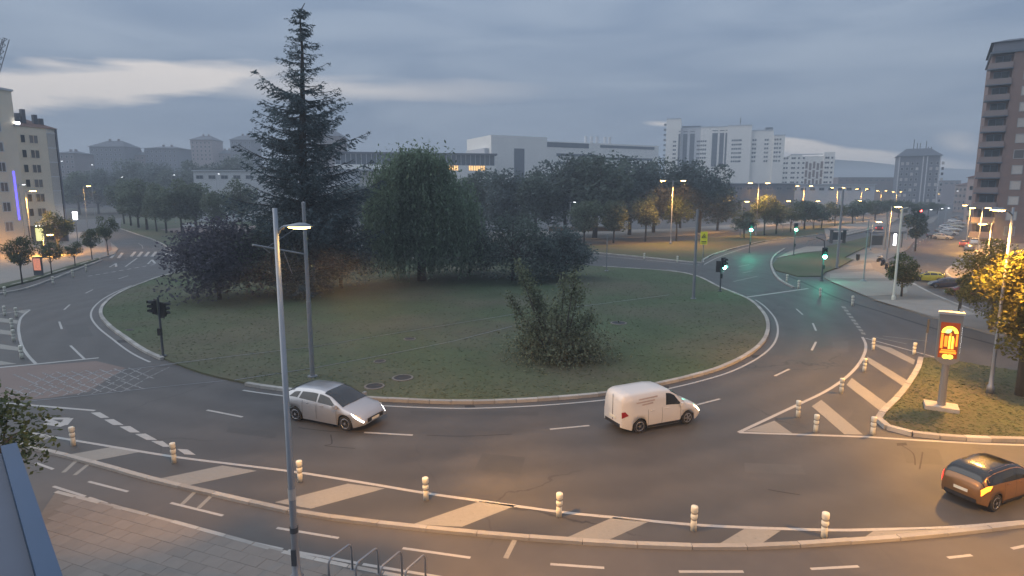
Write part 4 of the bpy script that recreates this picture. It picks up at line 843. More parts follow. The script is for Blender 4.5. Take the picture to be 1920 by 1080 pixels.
# the next post of the same row, just past the right edge of the picture, whose light reaches the road
nr = lamp_post(Vector((16.5, 9.5, 0)), 9.25, [(R(120), .3)], 'next grey lamp post of the near row, beyond the right edge', r=.105, me=head_mesh(.62), drop=.62, armlift=.2)
optics(nr, (-.2, .5, 8.6), [((-.2, .68, -.72), 5000, 76), ((-.68, .2, -.7), 5500, 76), ((.1, .8, -.62), 4200, 50)])
# roadside lamp at the right edge and its neighbours down the parking street
p = G(1856, 737, .12); lamp_post(p, P(1884, 398, p.y).z + .1, [(R(186), .45), (R(215), 1.1)], 'roadside lamp post at the right edge with bright yellow lanterns', power=4600, me=HEADBIG, r=.08)
def far_lamp(u, vb, vh, arms, label, group, power=0, **k):
    p = G(u, vb, .05); return lamp_post(p, P(u, vh, p.y).z + .05, arms, label, group, power=power, **k)
far_lamp(1661, 499, 388, [(R(10), .3)], 'single glowing lamp on a thin pole over the tram lawn', 'lamps of the plaza', 3500)
far_lamp(1833, 470, 390, [(R(180), 1.0), (R(0), .2)], 'glowing lamp pair above the parked cars by the houses', 'lamps of the parking street', 4500)
far_lamp(1847, 520, 420, [(R(180), .3)], 'low glowing lamp left of the roadside tree', 'lamps of the parking street', 5000)
far_lamp(1812, 455, 385, [(R(180), .4)], 'glowing lamp left of the brick tower foot', 'lamps of the parking street', 4500)
far_lamp(1843, 440, 382, [(R(180), .4)], 'small far lamp in front of the brick tower windows', 'lamps of the parking street', 300)
# double-armed lamps of the avenue
AV = [(1262, 341), (1423, 345), (1508, 350), (1571, 353), (1616, 355.5), (1653, 358.5), (1682, 360.5), (1705, 362), (1721, 363), (1737, 364), (1755, 365), (1769, 366), (1784, 367.5)]
for i, (u, v) in enumerate(AV):
    Y = 100 + 35 * i if i else 113; q = P(u, v, Y); h = max(8.2, q.z); 
    lamp_post(Vector((q.x, q.y, 0)), h + .3, [(R(180), 1.25), (R(0), 1.25)], ORD(i) + ' double-armed avenue lamp counted from the left', 'double lamps of the right avenue', power=[7000, 7000, 6500, 6000, 5000, 4500, 4000, 4000][i] if i < 8 else 0, r=.12)
for i, (u, vb, vh) in enumerate([(1388, 445, 378), (1467, 436, 377), (1523, 428, 377), (1603, 419, 376), (1632, 470, 416), (1735, 440, 393), (1757, 432, 391), (1770, 428, 390), (1785, 415, 358)]):
    far_lamp(u, vb, vh, [(R(0), .3)], ORD(i) + ' small single lamp from the left among the avenue trees', 'small lamps among the avenue trees', me=HEADW if i > 4 else HEAD, power=500 if i == 4 else 0, r=.06)
for i, (u, vb, vh, pw, wl) in enumerate([(62, 478, 358, 9000, 0), (166, 440, 349, 2000, 0), (84, 480, 440, 4200, 0), (50, 470, 346, 0, 1), (124, 420, 302, 0, 1), (179, 415, 309, 0, 1), (232, 415, 332, 0, 1), (329, 420, 328, 0, 1), (412, 420, 326, 0, 1), (1068, 455, 379, 0, 1)]):
    far_lamp(u, vb, vh, [(R(0), .45)], ['orange lamp shining on the cream apartment house', 'orange lamp above the left street junction', 'low yellow lamp over the shop terrace', 'white-topped pole lamp before the cream house windows', 'white lamp point right of the cream house', 'white lamp point before the striped far block', 'white lamp point over the left avenue trees', 'white lamp point left of the cedar', 'white lamp point against the pale sports hall', 'white lamp on a thin pole among the background trees'][i], 'lamps of the left street' if i < 9 else None, power=pw, me=HEADW if wl else HEAD, r=.06)
# plain poles: unlit lamp on the plaza
p = G(1675, 562, .12); o = empty('lamp_pole', p); tag(o, 'tall bare pale pole standing on the plaza', 'pole'); h = P(1686, 394, p.y).z; mb = MB(); mb.lathe([(.16, 0), (.16, .3), (.1, .4), (.08, h)], n=10); build(mb, 'pole', 'bollard_white', o); mb = MB(); mb.tube([(0, 0, h), (.5, 0, h + .1)], .05, 6); build(mb, 'arm', 'bollard_white', o)
p = G(1619, 527, .13); o = empty('lamp_pole', p); tag(o, 'thin bare pole with round foot on the paved plaza', 'pole'); h = P(1625, 418, p.y).z; mb = MB(); mb.lathe([(.3, 0), (.28, .12), (.08, .16), (.05, h)], n=10); build(mb, 'pole', 'steel', o); mb = MB(); mb.lathe([(.02, h), (.16, h + .05), (.02, h + .2)], n=10); build(mb, 'cap', 'steel', o)

# ------------------------------------------------------------------ tram poles, signals, signs
def catenary(u, vb, vt, label, arm=None, r=.13):
    p = G(u, vb, .1); h = P(u, vt, p.y).z - .1; o = empty('catenary_pole', p); tag(o, label, 'pole', 'tram catenary poles')
    mb = MB(); mb.lathe([(.26, 0), (.26, .05), (r * 1.15, .06), (r * 1.15, h * .45), (r, h * .452), (r * .85, h)], n=12); build(mb, 'pole', 'steel', o, smooth=False)
    mb = MB(); mb.lathe([(r * .95, h), (r * .95, h + .12), (.02, h + .16)], n=10); build(mb, 'cap', 'steel', o)
    if arm:
        e = P(arm[0], arm[1], p.y + arm[2]) - p; z0 = h * arm[3]; mb = MB(); mb.tube([(0, 0, z0), e], .045, 6); mb.tube([(0, 0, z0 + 1.6), (e.x * .75, e.y * .75, z0 + (e.z - z0) * .75)], .012, 4)
        mb.tube([(e.x * .45, e.y * .45, z0 + (e.z - z0) * .45), (e.x * .3, e.y * .3, z0 - .9)], .02, 5); mb.tube([(e.x * .85, e.y * .85, z0 + (e.z - z0) * .85), (e.x * .7, e.y * .7, e.z - .45)], .02, 5); build(mb, 'cantilever', 'steel', o)
catenary(586, 706, 384, 'grey tram catenary pole with a cantilever arm on the near lawn', (474, 459, -2.5, .72), .105)
catenary(1300, 560, 396, 'tram catenary pole with a yellow sign behind it', r=.125)
for i, (u, vb, vt) in enumerate([(1569, 502, 357), (1658, 468, 400), (1700, 450, 392), (1137, 508, 440)]): catenary(u, vb, vt, ['dark catenary pole standing on the tram lawn', 'catenary pole beside the tram stop kiosk', 'catenary pole next to the dark slender tree', 'thin pole on the far side of the island lawn'][i], r=.14 if i < 3 else .06)
def lens(parent, c, r, m, facing):
    mb = MB(); mb.lathe([(r, 0), (r * .8, -.03), (.01, -.05)], n=14, axis='y'); a = link('lens', mb.mesh('lens', m), parent, c, facing)
    mb = MB(); n = 10; vs = []
    for q in (0, .22):
        for j in range(n):
            t = math.pi * j / (n - 1); vs.append((r * 1.12 * math.cos(t), -q, r * 1.12 * math.sin(t)))
    mb.add(vs, [(j, j + 1, n + j + 1, n + j) for j in range(n - 1)]); link('visor', mb.mesh('visor', 'black'), a)
    return a
def signal(p, h, heads, label, group='traffic signals of the junction', small=True, glow=None):
    """heads: (offset angle, facing, lit, z, scale)"""
    o = empty('traffic_signal', p); tag(o, label, 'traffic light', group); mb = MB(); mb.lathe([(.2, 0), (.2, .06), (.07, .08), (.06, h)], n=10); build(mb, 'pole', 'steel_dark', o)
    for off, fac, lit, z, sc_ in heads:
        c = Vector((math.sin(off) * .24, -math.cos(off) * .2, z)); mb = MB(); mb.box((0, 0, 0), (.34 * sc_, .26 * sc_, 1.0 * sc_)); hd = build(mb, 'signal_head', 'black', o, loc=c, rz=fac)
        mb = MB(); mb.box((0, .1 * sc_, 0), (.52 * sc_, .03, 1.2 * sc_)); build(mb, 'backboard', 'black', hd)
        for k, (nm, zz) in enumerate((('stop_on', .33), ('lens_off', 0), ('go_on', -.33))):
            on = (lit == 'red' and k == 0) or (lit == 'green' and k == 2); lens(hd, (0, -.135 * sc_, zz * sc_), .19 * sc_, nm if on else 'lens_off', 0)
        if lit in ('green', 'red') and glow: point('signal_light', (c.x + math.sin(fac) * .55, c.y - math.cos(fac) * .55, c.z + (-.33 if lit == 'green' else .33)), glow, (.06, 1, .6) if lit == 'green' else (1, .06, .05), o, .15)
    if small:
        mb = MB(); mb.box((.0, -.12, 1.5), (.2, .18, .42)); build(mb, 'repeater_box', 'black', o)
    return o
p = G(306, 668, .1); signal(p, P(300, 560, p.y).z, [(R(-60), R(-40), None, P(300, 572, p.y).z - .2, .78), (R(90), R(150), None, P(300, 578, p.y).z - .2, .78)], 'unlit twin-headed traffic signal at the left rim of the island')
p = G(1350, 546, .1); h = P(1356, 490, p.y).z; signal(p, h, [(R(-90), R(140), None, h - .6, .9), (R(90), R(20), 'green', h - .35, 1.0)], 'traffic signal at the right rim of the island with a green glint', glow=25)
for i, (u, vb, v, lab, gl) in enumerate([(1405, 474, 431, 'brightest green traffic light over the avenue entry', 450), (1488, 478, 431, 'green traffic light on the kerb corner left of the tram lawn', 260), (1541, 526, 482, 'nearest green traffic light at the tip of the tram lawn', 240), (1720, 448, 402, 'red traffic light glowing before the dark slender tree', 150)]):
    p = G(u, vb, .1); h = P(u, v, p.y).z + .45; signal(p, h, [(0, R(-18 + 0 * i), 'red' if i == 3 else 'green', h - .15, 1.2 if i == 0 else 1.05)], lab, glow=gl)
# curved pole beside the third green light
p = G(1543, 524, .12); o = empty('curved_pole', p); tag(o, 'thin pole with bent top behind the nearest green light', 'pole'); q = P(1540, 440, p.y + 6).z; mb = MB(); mb.tube([(0, .4, 0), (.12, .4, q * .75), (.0, .4, q * .92), (-.9, .4, q)], .06, 8); build(mb, 'pole', 'steel_dark', o)
# yellow crossing warning sign
p = G(1317, 500, .12); o = empty('warning_sign', p); tag(o, 'fluorescent yellow crossing warning sign on a post', 'road sign'); z1 = P(1314, 436, p.y).z; z0 = P(1314, 460, p.y).z; w = 13 / F * p.y
mb = MB(); mb.tube([(0, 0, 0), (0, 0, z1)], .05, 8); build(mb, 'post', 'steel', o); mb = MB(); mb.box((0, -.08, (z0 + z1) / 2), (w, .04, z1 - z0)); pl = build(mb, 'panel', 'sign_yellow', o)
zc = z0 + (z1 - z0) * .66; s_ = w * .3; mb = MB(); mb.tube([(-s_, -.11, zc - s_ * .8), (s_, -.11, zc - s_ * .8), (0, -.11, zc + s_), (-s_, -.11, zc - s_ * .8)], .05, 5); mb.box((0, -.11, zc - s_ * .2), (s_ * .5, .02, s_ * .7)); build(mb, 'warning_symbol', 'ink', pl)
mb = MB(); mb.box((0, -.11, z0 + (z1 - z0) * .22), (w * .7, .02, .1)); mb.box((0, -.11, z0 + (z1 - z0) * .11), (w * .6, .02, .07)); build(mb, 'text_line', 'ink', pl)
# illuminated advertising panel
p = G(1764, 766, .12); o = empty('advertising_panel', p, R(-30)); tag(o, 'backlit orange and yellow advertising panel on a pole in the grass', 'billboard'); zb = P(1776, 684, p.y).z; ztp = P(1788, 594, p.y).z; hw = .5
mat('panel_frame', (.22, .205, .19), .5, .1, 2); mat('poster_dark', (.12, .03, .01), .4, .2, 4, emit=(.45, .05, .005), es=.5); mat('poster_orange', (.6, .2, .02), .4, .2, 3, emit=(1, .26, .02), es=1.5); mat('poster_yellow', (.8, .6, .05), .4, .2, 3, emit=(1, .78, .08), es=1.7); mat('poster_green', (.3, .5, .2), .4, .2, 3, emit=(.45, .8, .35), es=1.3)
mb = MB(); mb.box((0, 0, .09), (1.25, .9, .18)); build(mb, 'concrete_base', 'kerb_low', o); mb = MB(); mb.lathe([(.16, .18), (.13, zb)], n=12); build(mb, 'pole', 'panel_frame', o)
mb = MB(); nseg = 8
ol = [(-hw, ztp), (hw, ztp)] + [(hw - 2 * hw * i / nseg, zb + .12 - .22 * math.sin(math.pi * i / nseg)) for i in range(nseg + 1)]
vs = [(x, -.16, z) for x, z in ol] + [(x, .16, z) for x, z in ol]; n = len(ol); mb.add(vs, [tuple(range(n - 1, -1, -1))[::-1][::-1], tuple(range(n, 2 * n))] + [(i, n + i, n + (i + 1) % n, (i + 1) % n) for i in range(n)]); cab = build(mb, 'cabinet', 'panel_frame', o); cab.scale = (.84, 1, 1)
mb = MB(); mb.box((0, -.0, ztp + .05), (hw * 2 + .12, .4, .1)); build(mb, 'top_cover', 'blind', cab)
def pquad(x0, x1, z0_, z1_, m, y, name='poster_field'):
    mb = MB(); mb.box(((x0 + x1) / 2, y, (z0_ + z1_) / 2), (x1 - x0, .006, z1_ - z0_)); return build(mb, name, m, cab)
ph = ztp - zb; pquad(-.41, .4, zb + .22, ztp - .35, 'poster_dark', -.166, 'poster')
mb = MB(); nn_ = 14
for r0, r1, m_ in ((.36, .2, 'poster_yellow'),):
    vs = [(r0 * math.cos(math.pi * j / nn_), -.175, zb + ph * .62 + .62 * r0 * 1.4 * math.sin(math.pi * j / nn_)) for j in range(nn_ + 1)] + [(r1 * math.cos(math.pi * j / nn_), -.175, zb + ph * .62 + .62 * r1 * 1.4 * math.sin(math.pi * j / nn_)) for j in range(nn_ + 1)]
    mb.add(vs, [(j, j + 1, nn_ + 2 + j, nn_ + 1 + j) for j in range(nn_)]); build(mb, 'poster_arch', m_, cab)
mb = MB(); mb.lathe([(.01, 0), (.18, .004), (.18, .008)], n=14, axis='y'); q = link('poster_disc', mb.mesh('poster_disc', 'poster_green'), cab, (-.1, -.176, zb + ph * .68)); q.scale = (1, 1, .8)
for x0, x1, a_, b_ in [(-.36, -.25, .3, .6), (-.2, -.06, .34, .56), (.0, .09, .3, .62), (.14, .23, .3, .52), (.28, .36, .36, .6), (-.34, .35, .2, .245), (-.3, .31, .255, .28)]: pquad(x0, x1, zb + ph * a_, zb + ph * b_, 'poster_orange', -.172, 'poster_stripe')
for x in (-.02, .11): pquad(x, x + .07, zb + ph * .3, zb + ph * .56, 'poster_yellow', -.178, 'poster_figure')
for x in (-.09, .11):
    mb = MB(); mb.lathe([(.01, 0), (.14, .003), (.14, .006)], n=12, axis='y'); q = link('poster_oval', mb.mesh('poster_oval', 'poster_yellow'), cab, (x, -.178, zb + ph * .135)); q.scale = (1, 1, .75)
mb = MB(); mb.box((hw + .004, 0, (zb + ztp) / 2), (.012, .2, ph * .55)); build(mb, 'side_light', 'lamp_white', cab)
# Z board and small signs on the right pavement
p = G(1834, 512, .12); o = empty('sign_board', p); tag(o, 'pale framed board with a large dark letter Z by the right pavement', 'sign'); z0 = P(1834, 504, p.y).z; z1 = P(1834, 472, p.y).z; w = 15 / F * p.y
mb = MB(); mb.box((0, 0, (z0 + z1) / 2), (w, .12, z1 - z0)); bd = build(mb, 'board', 'blind', o)
for x in (-w * .4, w * .4): mb = MB(); mb.tube([(x, .08, 0), (x, .08, z0 + .3)], .05, 6); build(mb, 'leg', 'steel', o)
zc = (z0 + z1) / 2; a_ = w * .24; q = (z1 - z0) * .3; mb = MB()
mb.box((0, -.08, zc), (w * .72, .03, (z1 - z0) * .8)); build(mb, 'sign_field', 'wall_brick', bd); mb = MB()
mb.box((0, -.11, zc + q), (a_ * 2, .03, .2)); mb.box((0, -.11, zc - q), (a_ * 2, .03, .2)); mb.add([(a_ - .22, -.125, zc + q), (a_, -.125, zc + q), (-a_ + .22, -.125, zc - q), (-a_, -.125, zc - q)], [(3, 2, 1, 0)]); build(mb, 'letter', 'bollard_white', bd)
for u, vb, vt, lab in [(1733, 668, 600, 'slim signpost with a narrow dark plate by the cycle path'), (1797, 600, 560, 'short dark signpost behind the advertising panel')]:
    p = G(u, vb, .05); o = empty('signpost', p); tag(o, lab, 'sign'); h = P(u, vt, p.y).z; mb = MB(); mb.tube([(0, 0, 0), (0, 0, h)], .03, 6); build(mb, 'post', 'steel', o); mb = MB(); mb.box((0, -.05, h - .4), (.12, .04, .8)); build(mb, 'plate', 'steel_dark', o)
p = G(73, 516, .13); o = empty('information_panel', p); tag(o, 'glowing red and white information panel between the left street trees', 'sign'); h = P(73, 484, p.y).z; mb = MB(); mb.box((0, 0, h / 2), (1.0, .18, h)); build(mb, 'cabinet', 'steel_dark', o)
mat('poster_red', (.5, .1, .06), .4, .9, 6, emit=(1, .4, .25), es=.45); mb = MB(); mb.box((0, -.1, h * .6), (.8, .02, h * .65)); build(mb, 'poster', 'poster_red', o)
p = G(146, 452, .13); o = empty('totem_sign', p); tag(o, 'bright white lit totem sign among the left street trees', 'sign'); h = P(146, 399, p.y).z; mb = MB(); mb.tube([(0, 0, 0), (0, 0, h - .9)], .07, 8); build(mb, 'post', 'steel', o); mb = MB(); mb.box((0, 0, h - .7), (.7, .25, 1.5), taper=1.15); build(mb, 'light_box', 'lamp_white', o)

# ------------------------------------------------------------------ bollards
bm = MB(); bm.lathe([(.085, 0), (.085, .30), (.075, .32), (.075, .36), (.098, .40), (.1, .47), (.085, .5), (.075, .53), (.075, .55), (.1, .58), (.102, .70), (.095, .735), (.05, .75)], n=16)
BOL = bm.mesh('post', 'bollard_white', smooth=True); bm = MB(); bm.lathe([(.08, .32), (.082, .325), (.082, .375), (.078, .38)], n=16, cap=False); bm2 = MB(); bm2.lathe([(.08, .505), (.083, .51), (.083, .56), (.08, .565)], n=16, cap=False); BB1 = bm.mesh('band', 'bollard_band'); BB2 = bm2.mesh('band', 'bollard_band')
def bollard(u, v, label, group, z=0, sc_=1.0):
    o = empty('bollard', G(u, v, z), random.uniform(0, 6)); tag(o, label, 'bollard', group); o.scale = (sc_,) * 3; o.rotation_euler.x = random.uniform(-.03, .03); o.rotation_euler.y = random.uniform(-.03, .03)
    link('post', BOL, o); link('band', BB1, o); link('band', BB2, o)
for i, (u, v) in enumerate([(138, 835), (327, 867), (563, 903), (799, 937), (1048, 968), (1300, 994), (1545, 1007)]): bollard(u, v, ORD(i) + ' white bollard from the left along the cycle lane kerb', 'bollards along the cycle lane')
for i, (u, v) in enumerate([(1637, 656), (1713, 665), (1620, 697), (1577, 737), (1496, 782), (1529, 810), (1636, 815)]): bollard(u, v, 'white bollard ' + ['at the top corner of the right hatching', 'beside the top kerb end of the grass refuge', 'at the widest bend of the right hatching edge', 'between second and third stripe of the right hatching', 'on the slanting edge line near the hatching tip', 'standing inside the right hatching near its tip', 'touching the rounded kerb of the grass refuge'][i], 'bollards of the right hatching')
for i, (u, v) in enumerate([(1475, 529), (1497, 541), (1538, 557), (1598, 573)]): bollard(u, v, ORD(i) + ' small bollard from the left below the tram lawn', 'bollards below the tram lawn', sc_=1.15)
for i, (u, v) in enumerate([(1101, 474), (1208, 486), (1270, 492)]): bollard(u, v, ORD(i) + ' far bollard from the left on the edge line behind the island', 'bollards behind the island', sc_=1.2)
for i, (u, v) in enumerate([(9, 592), (31, 595), (23, 617), (26, 640), (41, 672)]): bollard(u, v, 'white bollard ' + ['nearest the frame on the top left hatching line', 'at the tip of the left hatching', 'by the upper stripe of the left hatching', 'by the middle stripe of the left hatching', 'by the lowest stripe of the left hatching'][i], 'bollards of the left hatching', sc_=1.05)
for i, (u, v) in enumerate([(10, 554), (100, 533), (137, 520), (162, 509)]): bollard(u, v, ORD(i) + ' bollard from the left along the left cycle track', 'bollards along the left cycle track', sc_=1.15)

# ------------------------------------------------------------------ cycle stands, bins, benches, tram stop
for i, (u, v) in enumerate([(640, 1084), (690, 1092), (735, 1099), (780, 1106)]):
    o = empty('cycle_stand', G(u, v, .1), R(62)); tag(o, ORD(i) + ' steel hoop cycle stand from the left at the bottom edge', 'cycle rack', 'cycle stands'); mb = MB()
    mb.tube([(-.4, 0, 0), (-.4, 0, .55)] + [(-.4 + .12 * (1 - math.cos(t)), 0, .55 + .18 * math.sin(t)) for t in np.linspace(.2, 1.57, 5)] + [(.28 + .12 * math.sin(t), 0, .55 + .18 * math.cos(t)) for t in np.linspace(0, 1.37, 5)] + [(.4, 0, .55), (.4, 0, 0)], .027, 8); build(mb, 'hoop', 'steel', o, smooth=True)
    for x in (-.4, .4): mb = MB(); mb.lathe([(.07, 0), (.07, .012)], (x, 0, 0), 10); build(mb, 'foot_plate', 'steel', o)
p = G(1608, 489, .135); o = empty('litter_bin', p); tag(o, 'small dark litter bin on the plaza', 'bin'); mb = MB(); mb.lathe([(.22, .12), (.26, .9), (.24, .92)], n=14); build(mb, 'bucket', 'black', o); mb = MB(); mb.lathe([(.05, 0), (.05, .14)], n=8); build(mb, 'foot', 'steel_dark', o)
p = G(1660, 464, .13); o = empty('tram_kiosk', p); tag(o, 'grey tram stop shelter with a white lit panel on the plaza', 'shelter'); sw = 60 / F * p.y / 2
for x in (-sw, sw * .2, sw): mb = MB(); mb.box((x, 0, 1.25), (.12, .12, 2.5)); build(mb, 'post', 'steel_dark', o)
mb = MB(); mb.box((0, .2, 2.56), (sw * 2.2, 1.6, .12)); build(mb, 'roof', 'steel_dark', o); mb = MB(); mb.box((-sw * .55, 0, 1.2), (sw * .7, .06, 1.6)); build(mb, 'glass_panel', 'glass_blue', o); mb = MB(); mb.box((sw * .55, -.02, 1.35), (.4, .12, 2.0)); build(mb, 'lit_panel', 'lamp_white', o)
p = G(1570, 456, .25); o = empty('tram_shelter', p); tag(o, 'small tram platform shelter with bench left of the dark pole', 'shelter'); 
for x in (-1.2, 1.2): mb = MB(); mb.box((x, 0, 1.2), (.12, 1.0, 2.4)); build(mb, 'side_panel', 'steel_dark', o)
mb = MB(); mb.box((0, 0, 2.45), (2.9, 1.5, .12)); build(mb, 'roof', 'steel_dark', o); mb = MB(); mb.box((0, .3, .45), (2.0, .4, .08)); build(mb, 'bench', 'blind', o); mb = MB(); mb.box((0, .48, 1.3), (2.2, .04, 1.4)); build(mb, 'glass_panel', 'glass_blue', o)
# platform railing
a_, b_ = G(1515, 462, .2), G(1660, 428, .2); o = empty('platform_railing', a_); tag(o, 'long thin railing along the tram platform', 'railing'); d = b_ - a_
for k in range(26): q = d * (k / 25); mb = MB(); mb.box((q.x, q.y, .5), (.05, .05, 1.0)); build(mb, 'baluster', 'steel', o)
mb = MB(); mb.tube([(0, 0, 1.0), (d.x, d.y, 1.0)], .04, 6); build(mb, 'handrail', 'steel_dark', o)
for i, (u, v) in enumerate([(1712, 472), (1718, 466), (1724, 462), (1730, 459), (1736, 456), (1742, 453)]):
    o = empty('kerb_post', G(u, v, .12)); tag(o, ORD(i) + ' slim metal post from the left beside the parking street', 'bollard', 'metal posts by the parking street'); mb = MB(); mb.lathe([(.07, 0), (.06, 1.0), (.03, 1.06)], n=10); build(mb, 'post', 'steel', o); mb = MB(); mb.lathe([(.075, .85), (.075, .95)], n=10, cap=False); build(mb, 'band', 'bollard_white', o)

# ------------------------------------------------------------------ vehicles
def smooth_keys(keys, x):
    xs = np.array([k[0] for k in keys]); zs = np.array([k[1] for k in keys]); d = .07
    return float(np.mean([np.interp(x + o, xs, zs) for o in (-d, -d / 2, 0, d / 2, d)]))
class Car:
    """x forward; the skin is a loft of cross-sections, windows and lamps lie on that skin"""
    def __init__(s, L, hw, top, belt, wb, wr=.32, ground=.19, roofw=.76, track=None):
        s.L, s.hw, s.topk, s.beltk, s.wr, s.gr, s.roofw = L, hw, top, belt, wr, ground, roofw; s.xf, s.xr = wb
    def width(s, x):
        t = abs(x) / (s.L / 2); return s.hw * (1 - .22 * max(0, (t - .72) / .28) ** 2.2)
    def zb(s, x):
        z = s.gr + .14 * max(0, (abs(x) / (s.L / 2) - .8) / .2)
        for xc in (s.xf, s.xr):
            r = s.wr + .06; d = abs(x - xc)
            if d < r: z = max(z, s.wr + math.sqrt(r * r - d * d) * .98)
        return z
    def sec(s, x):
        w = s.width(x); zt_ = smooth_keys(s.topk, x); zbelt = min(smooth_keys(s.beltk, x), zt_ - .03); zb = s.zb(x); g = min(1, max(0, (zt_ - zbelt) / .42)); wr = w * (.93 + (s.roofw - .93) * g); hbase = s.gr
        lo = max(zb, hbase); pts = [(w * .955, lo), (w * 1.0, max(lo, hbase + .38 * (zbelt - hbase))), (w * .995, max(lo, hbase + .78 * (zbelt - hbase))), (w * .955, zbelt)]
        re_ = zt_ - .05 - .05 * g; pts += [(w * .955 + (wr - w * .955) * .5 + .015 * g, zbelt + (re_ - zbelt) * .5), (wr, re_), (wr * .82, zt_ - .025), (wr * .4, zt_ - .004), (0, zt_)]
        return pts
    def skin(s, x, t):
        p = s.sec(x); i = min(int(t), 7); f = t - i; return p[i][0] + (p[i + 1][0] - p[i][0]) * f, p[i][1] + (p[i + 1][1] - p[i][1]) * f
    def body(s):
        mb = MB(); n = 76; xs = [(-s.L / 2) + s.L * i / n for i in range(n + 1)]; cols = 17; vs = []
        for x in xs:
            p = s.sec(x); ring = [(x, y, z) for y, z in p] + [(x, -y, z) for y, z in p[-2::-1]]; vs += ring
        fs = [(i * cols + j, i * cols + j + 1, (i + 1) * cols + j + 1, (i + 1) * cols + j) for i in range(n) for j in range(cols - 1)]
        fs += [tuple(range(cols))[::-1], tuple(n * cols + j for j in range(cols))]
        mb.add(vs, fs); return mb
    def patch(s, mb, c00, c10, c11, c01, nx=8, nt=4, off=.008, side=1, mi=0):
        """corners as (x, t); t runs 0 sill .. 3 belt .. 5 roof edge .. 8 centre line"""
        vs = []
        for i in range(nx + 1):
            a = i / nx
            for j in range(nt + 1):
                b_ = j / nt; x = (c00[0] * (1 - a) + c10[0] * a) * (1 - b_) + (c01[0] * (1 - a) + c11[0] * a) * b_; t = (c00[1] * (1 - a) + c10[1] * a) * (1 - b_) + (c01[1] * (1 - a) + c11[1] * a) * b_
                y, z = s.skin(x, t); k = max(0, min(1, (t - 4) / 2)); vs.append((x + (off if abs(x) > s.L * .45 else 0) * (1 if x > 0 else -1), side * (y + off * (1 - k)), z + off * k + (off * .4 if t > 3 else 0)))
        mb.add(vs, [(i * (nt + 1) + j, i * (nt + 1) + j + 1, (i + 1) * (nt + 1) + j + 1, (i + 1) * (nt + 1) + j) for i in range(nx) for j in range(nt)], mi)
TY = {}
def wheel_meshes(r, w):
    k = (r, w)
    if k not in TY:
        mb = MB(); mb.lathe([(r * .62, -w / 2), (r * .93, -w / 2), (r, -w / 2 + .04), (r, w / 2 - .04), (r * .93, w / 2), (r * .62, w / 2)], n=24, axis='y', cap=True); t = mb.mesh('wheel', 'rubber')
        mb = MB(); yo = w / 2 + .004
        mb.lathe([(r * .66, yo), (r * .6, yo + .006), (r * .57, yo - .005)], n=24, axis='y', cap=False)
        for q in range(5):
            a = 2 * math.pi * q / 5; c_, s_ = math.cos(a), math.sin(a); hw_ = .038
            mb.add([(c_ * .03 - s_ * hw_, yo + .012, s_ * .03 + c_ * hw_), (c_ * .03 + s_ * hw_, yo + .012, s_ * .03 - c_ * hw_), (c_ * r * .6 + s_ * hw_ * .8, yo + .002, s_ * r * .6 - c_ * hw_ * .8), (c_ * r * .6 - s_ * hw_ * .8, yo + .002, s_ * r * .6 + c_ * hw_ * .8)], [(0, 1, 2, 3), (3, 2, 1, 0)])
        mb.lathe([(.06, yo), (.055, yo + .016)], n=12, axis='y'); TY[k] = (t, mb.mesh('rim', 'rim'))
    return TY[k]
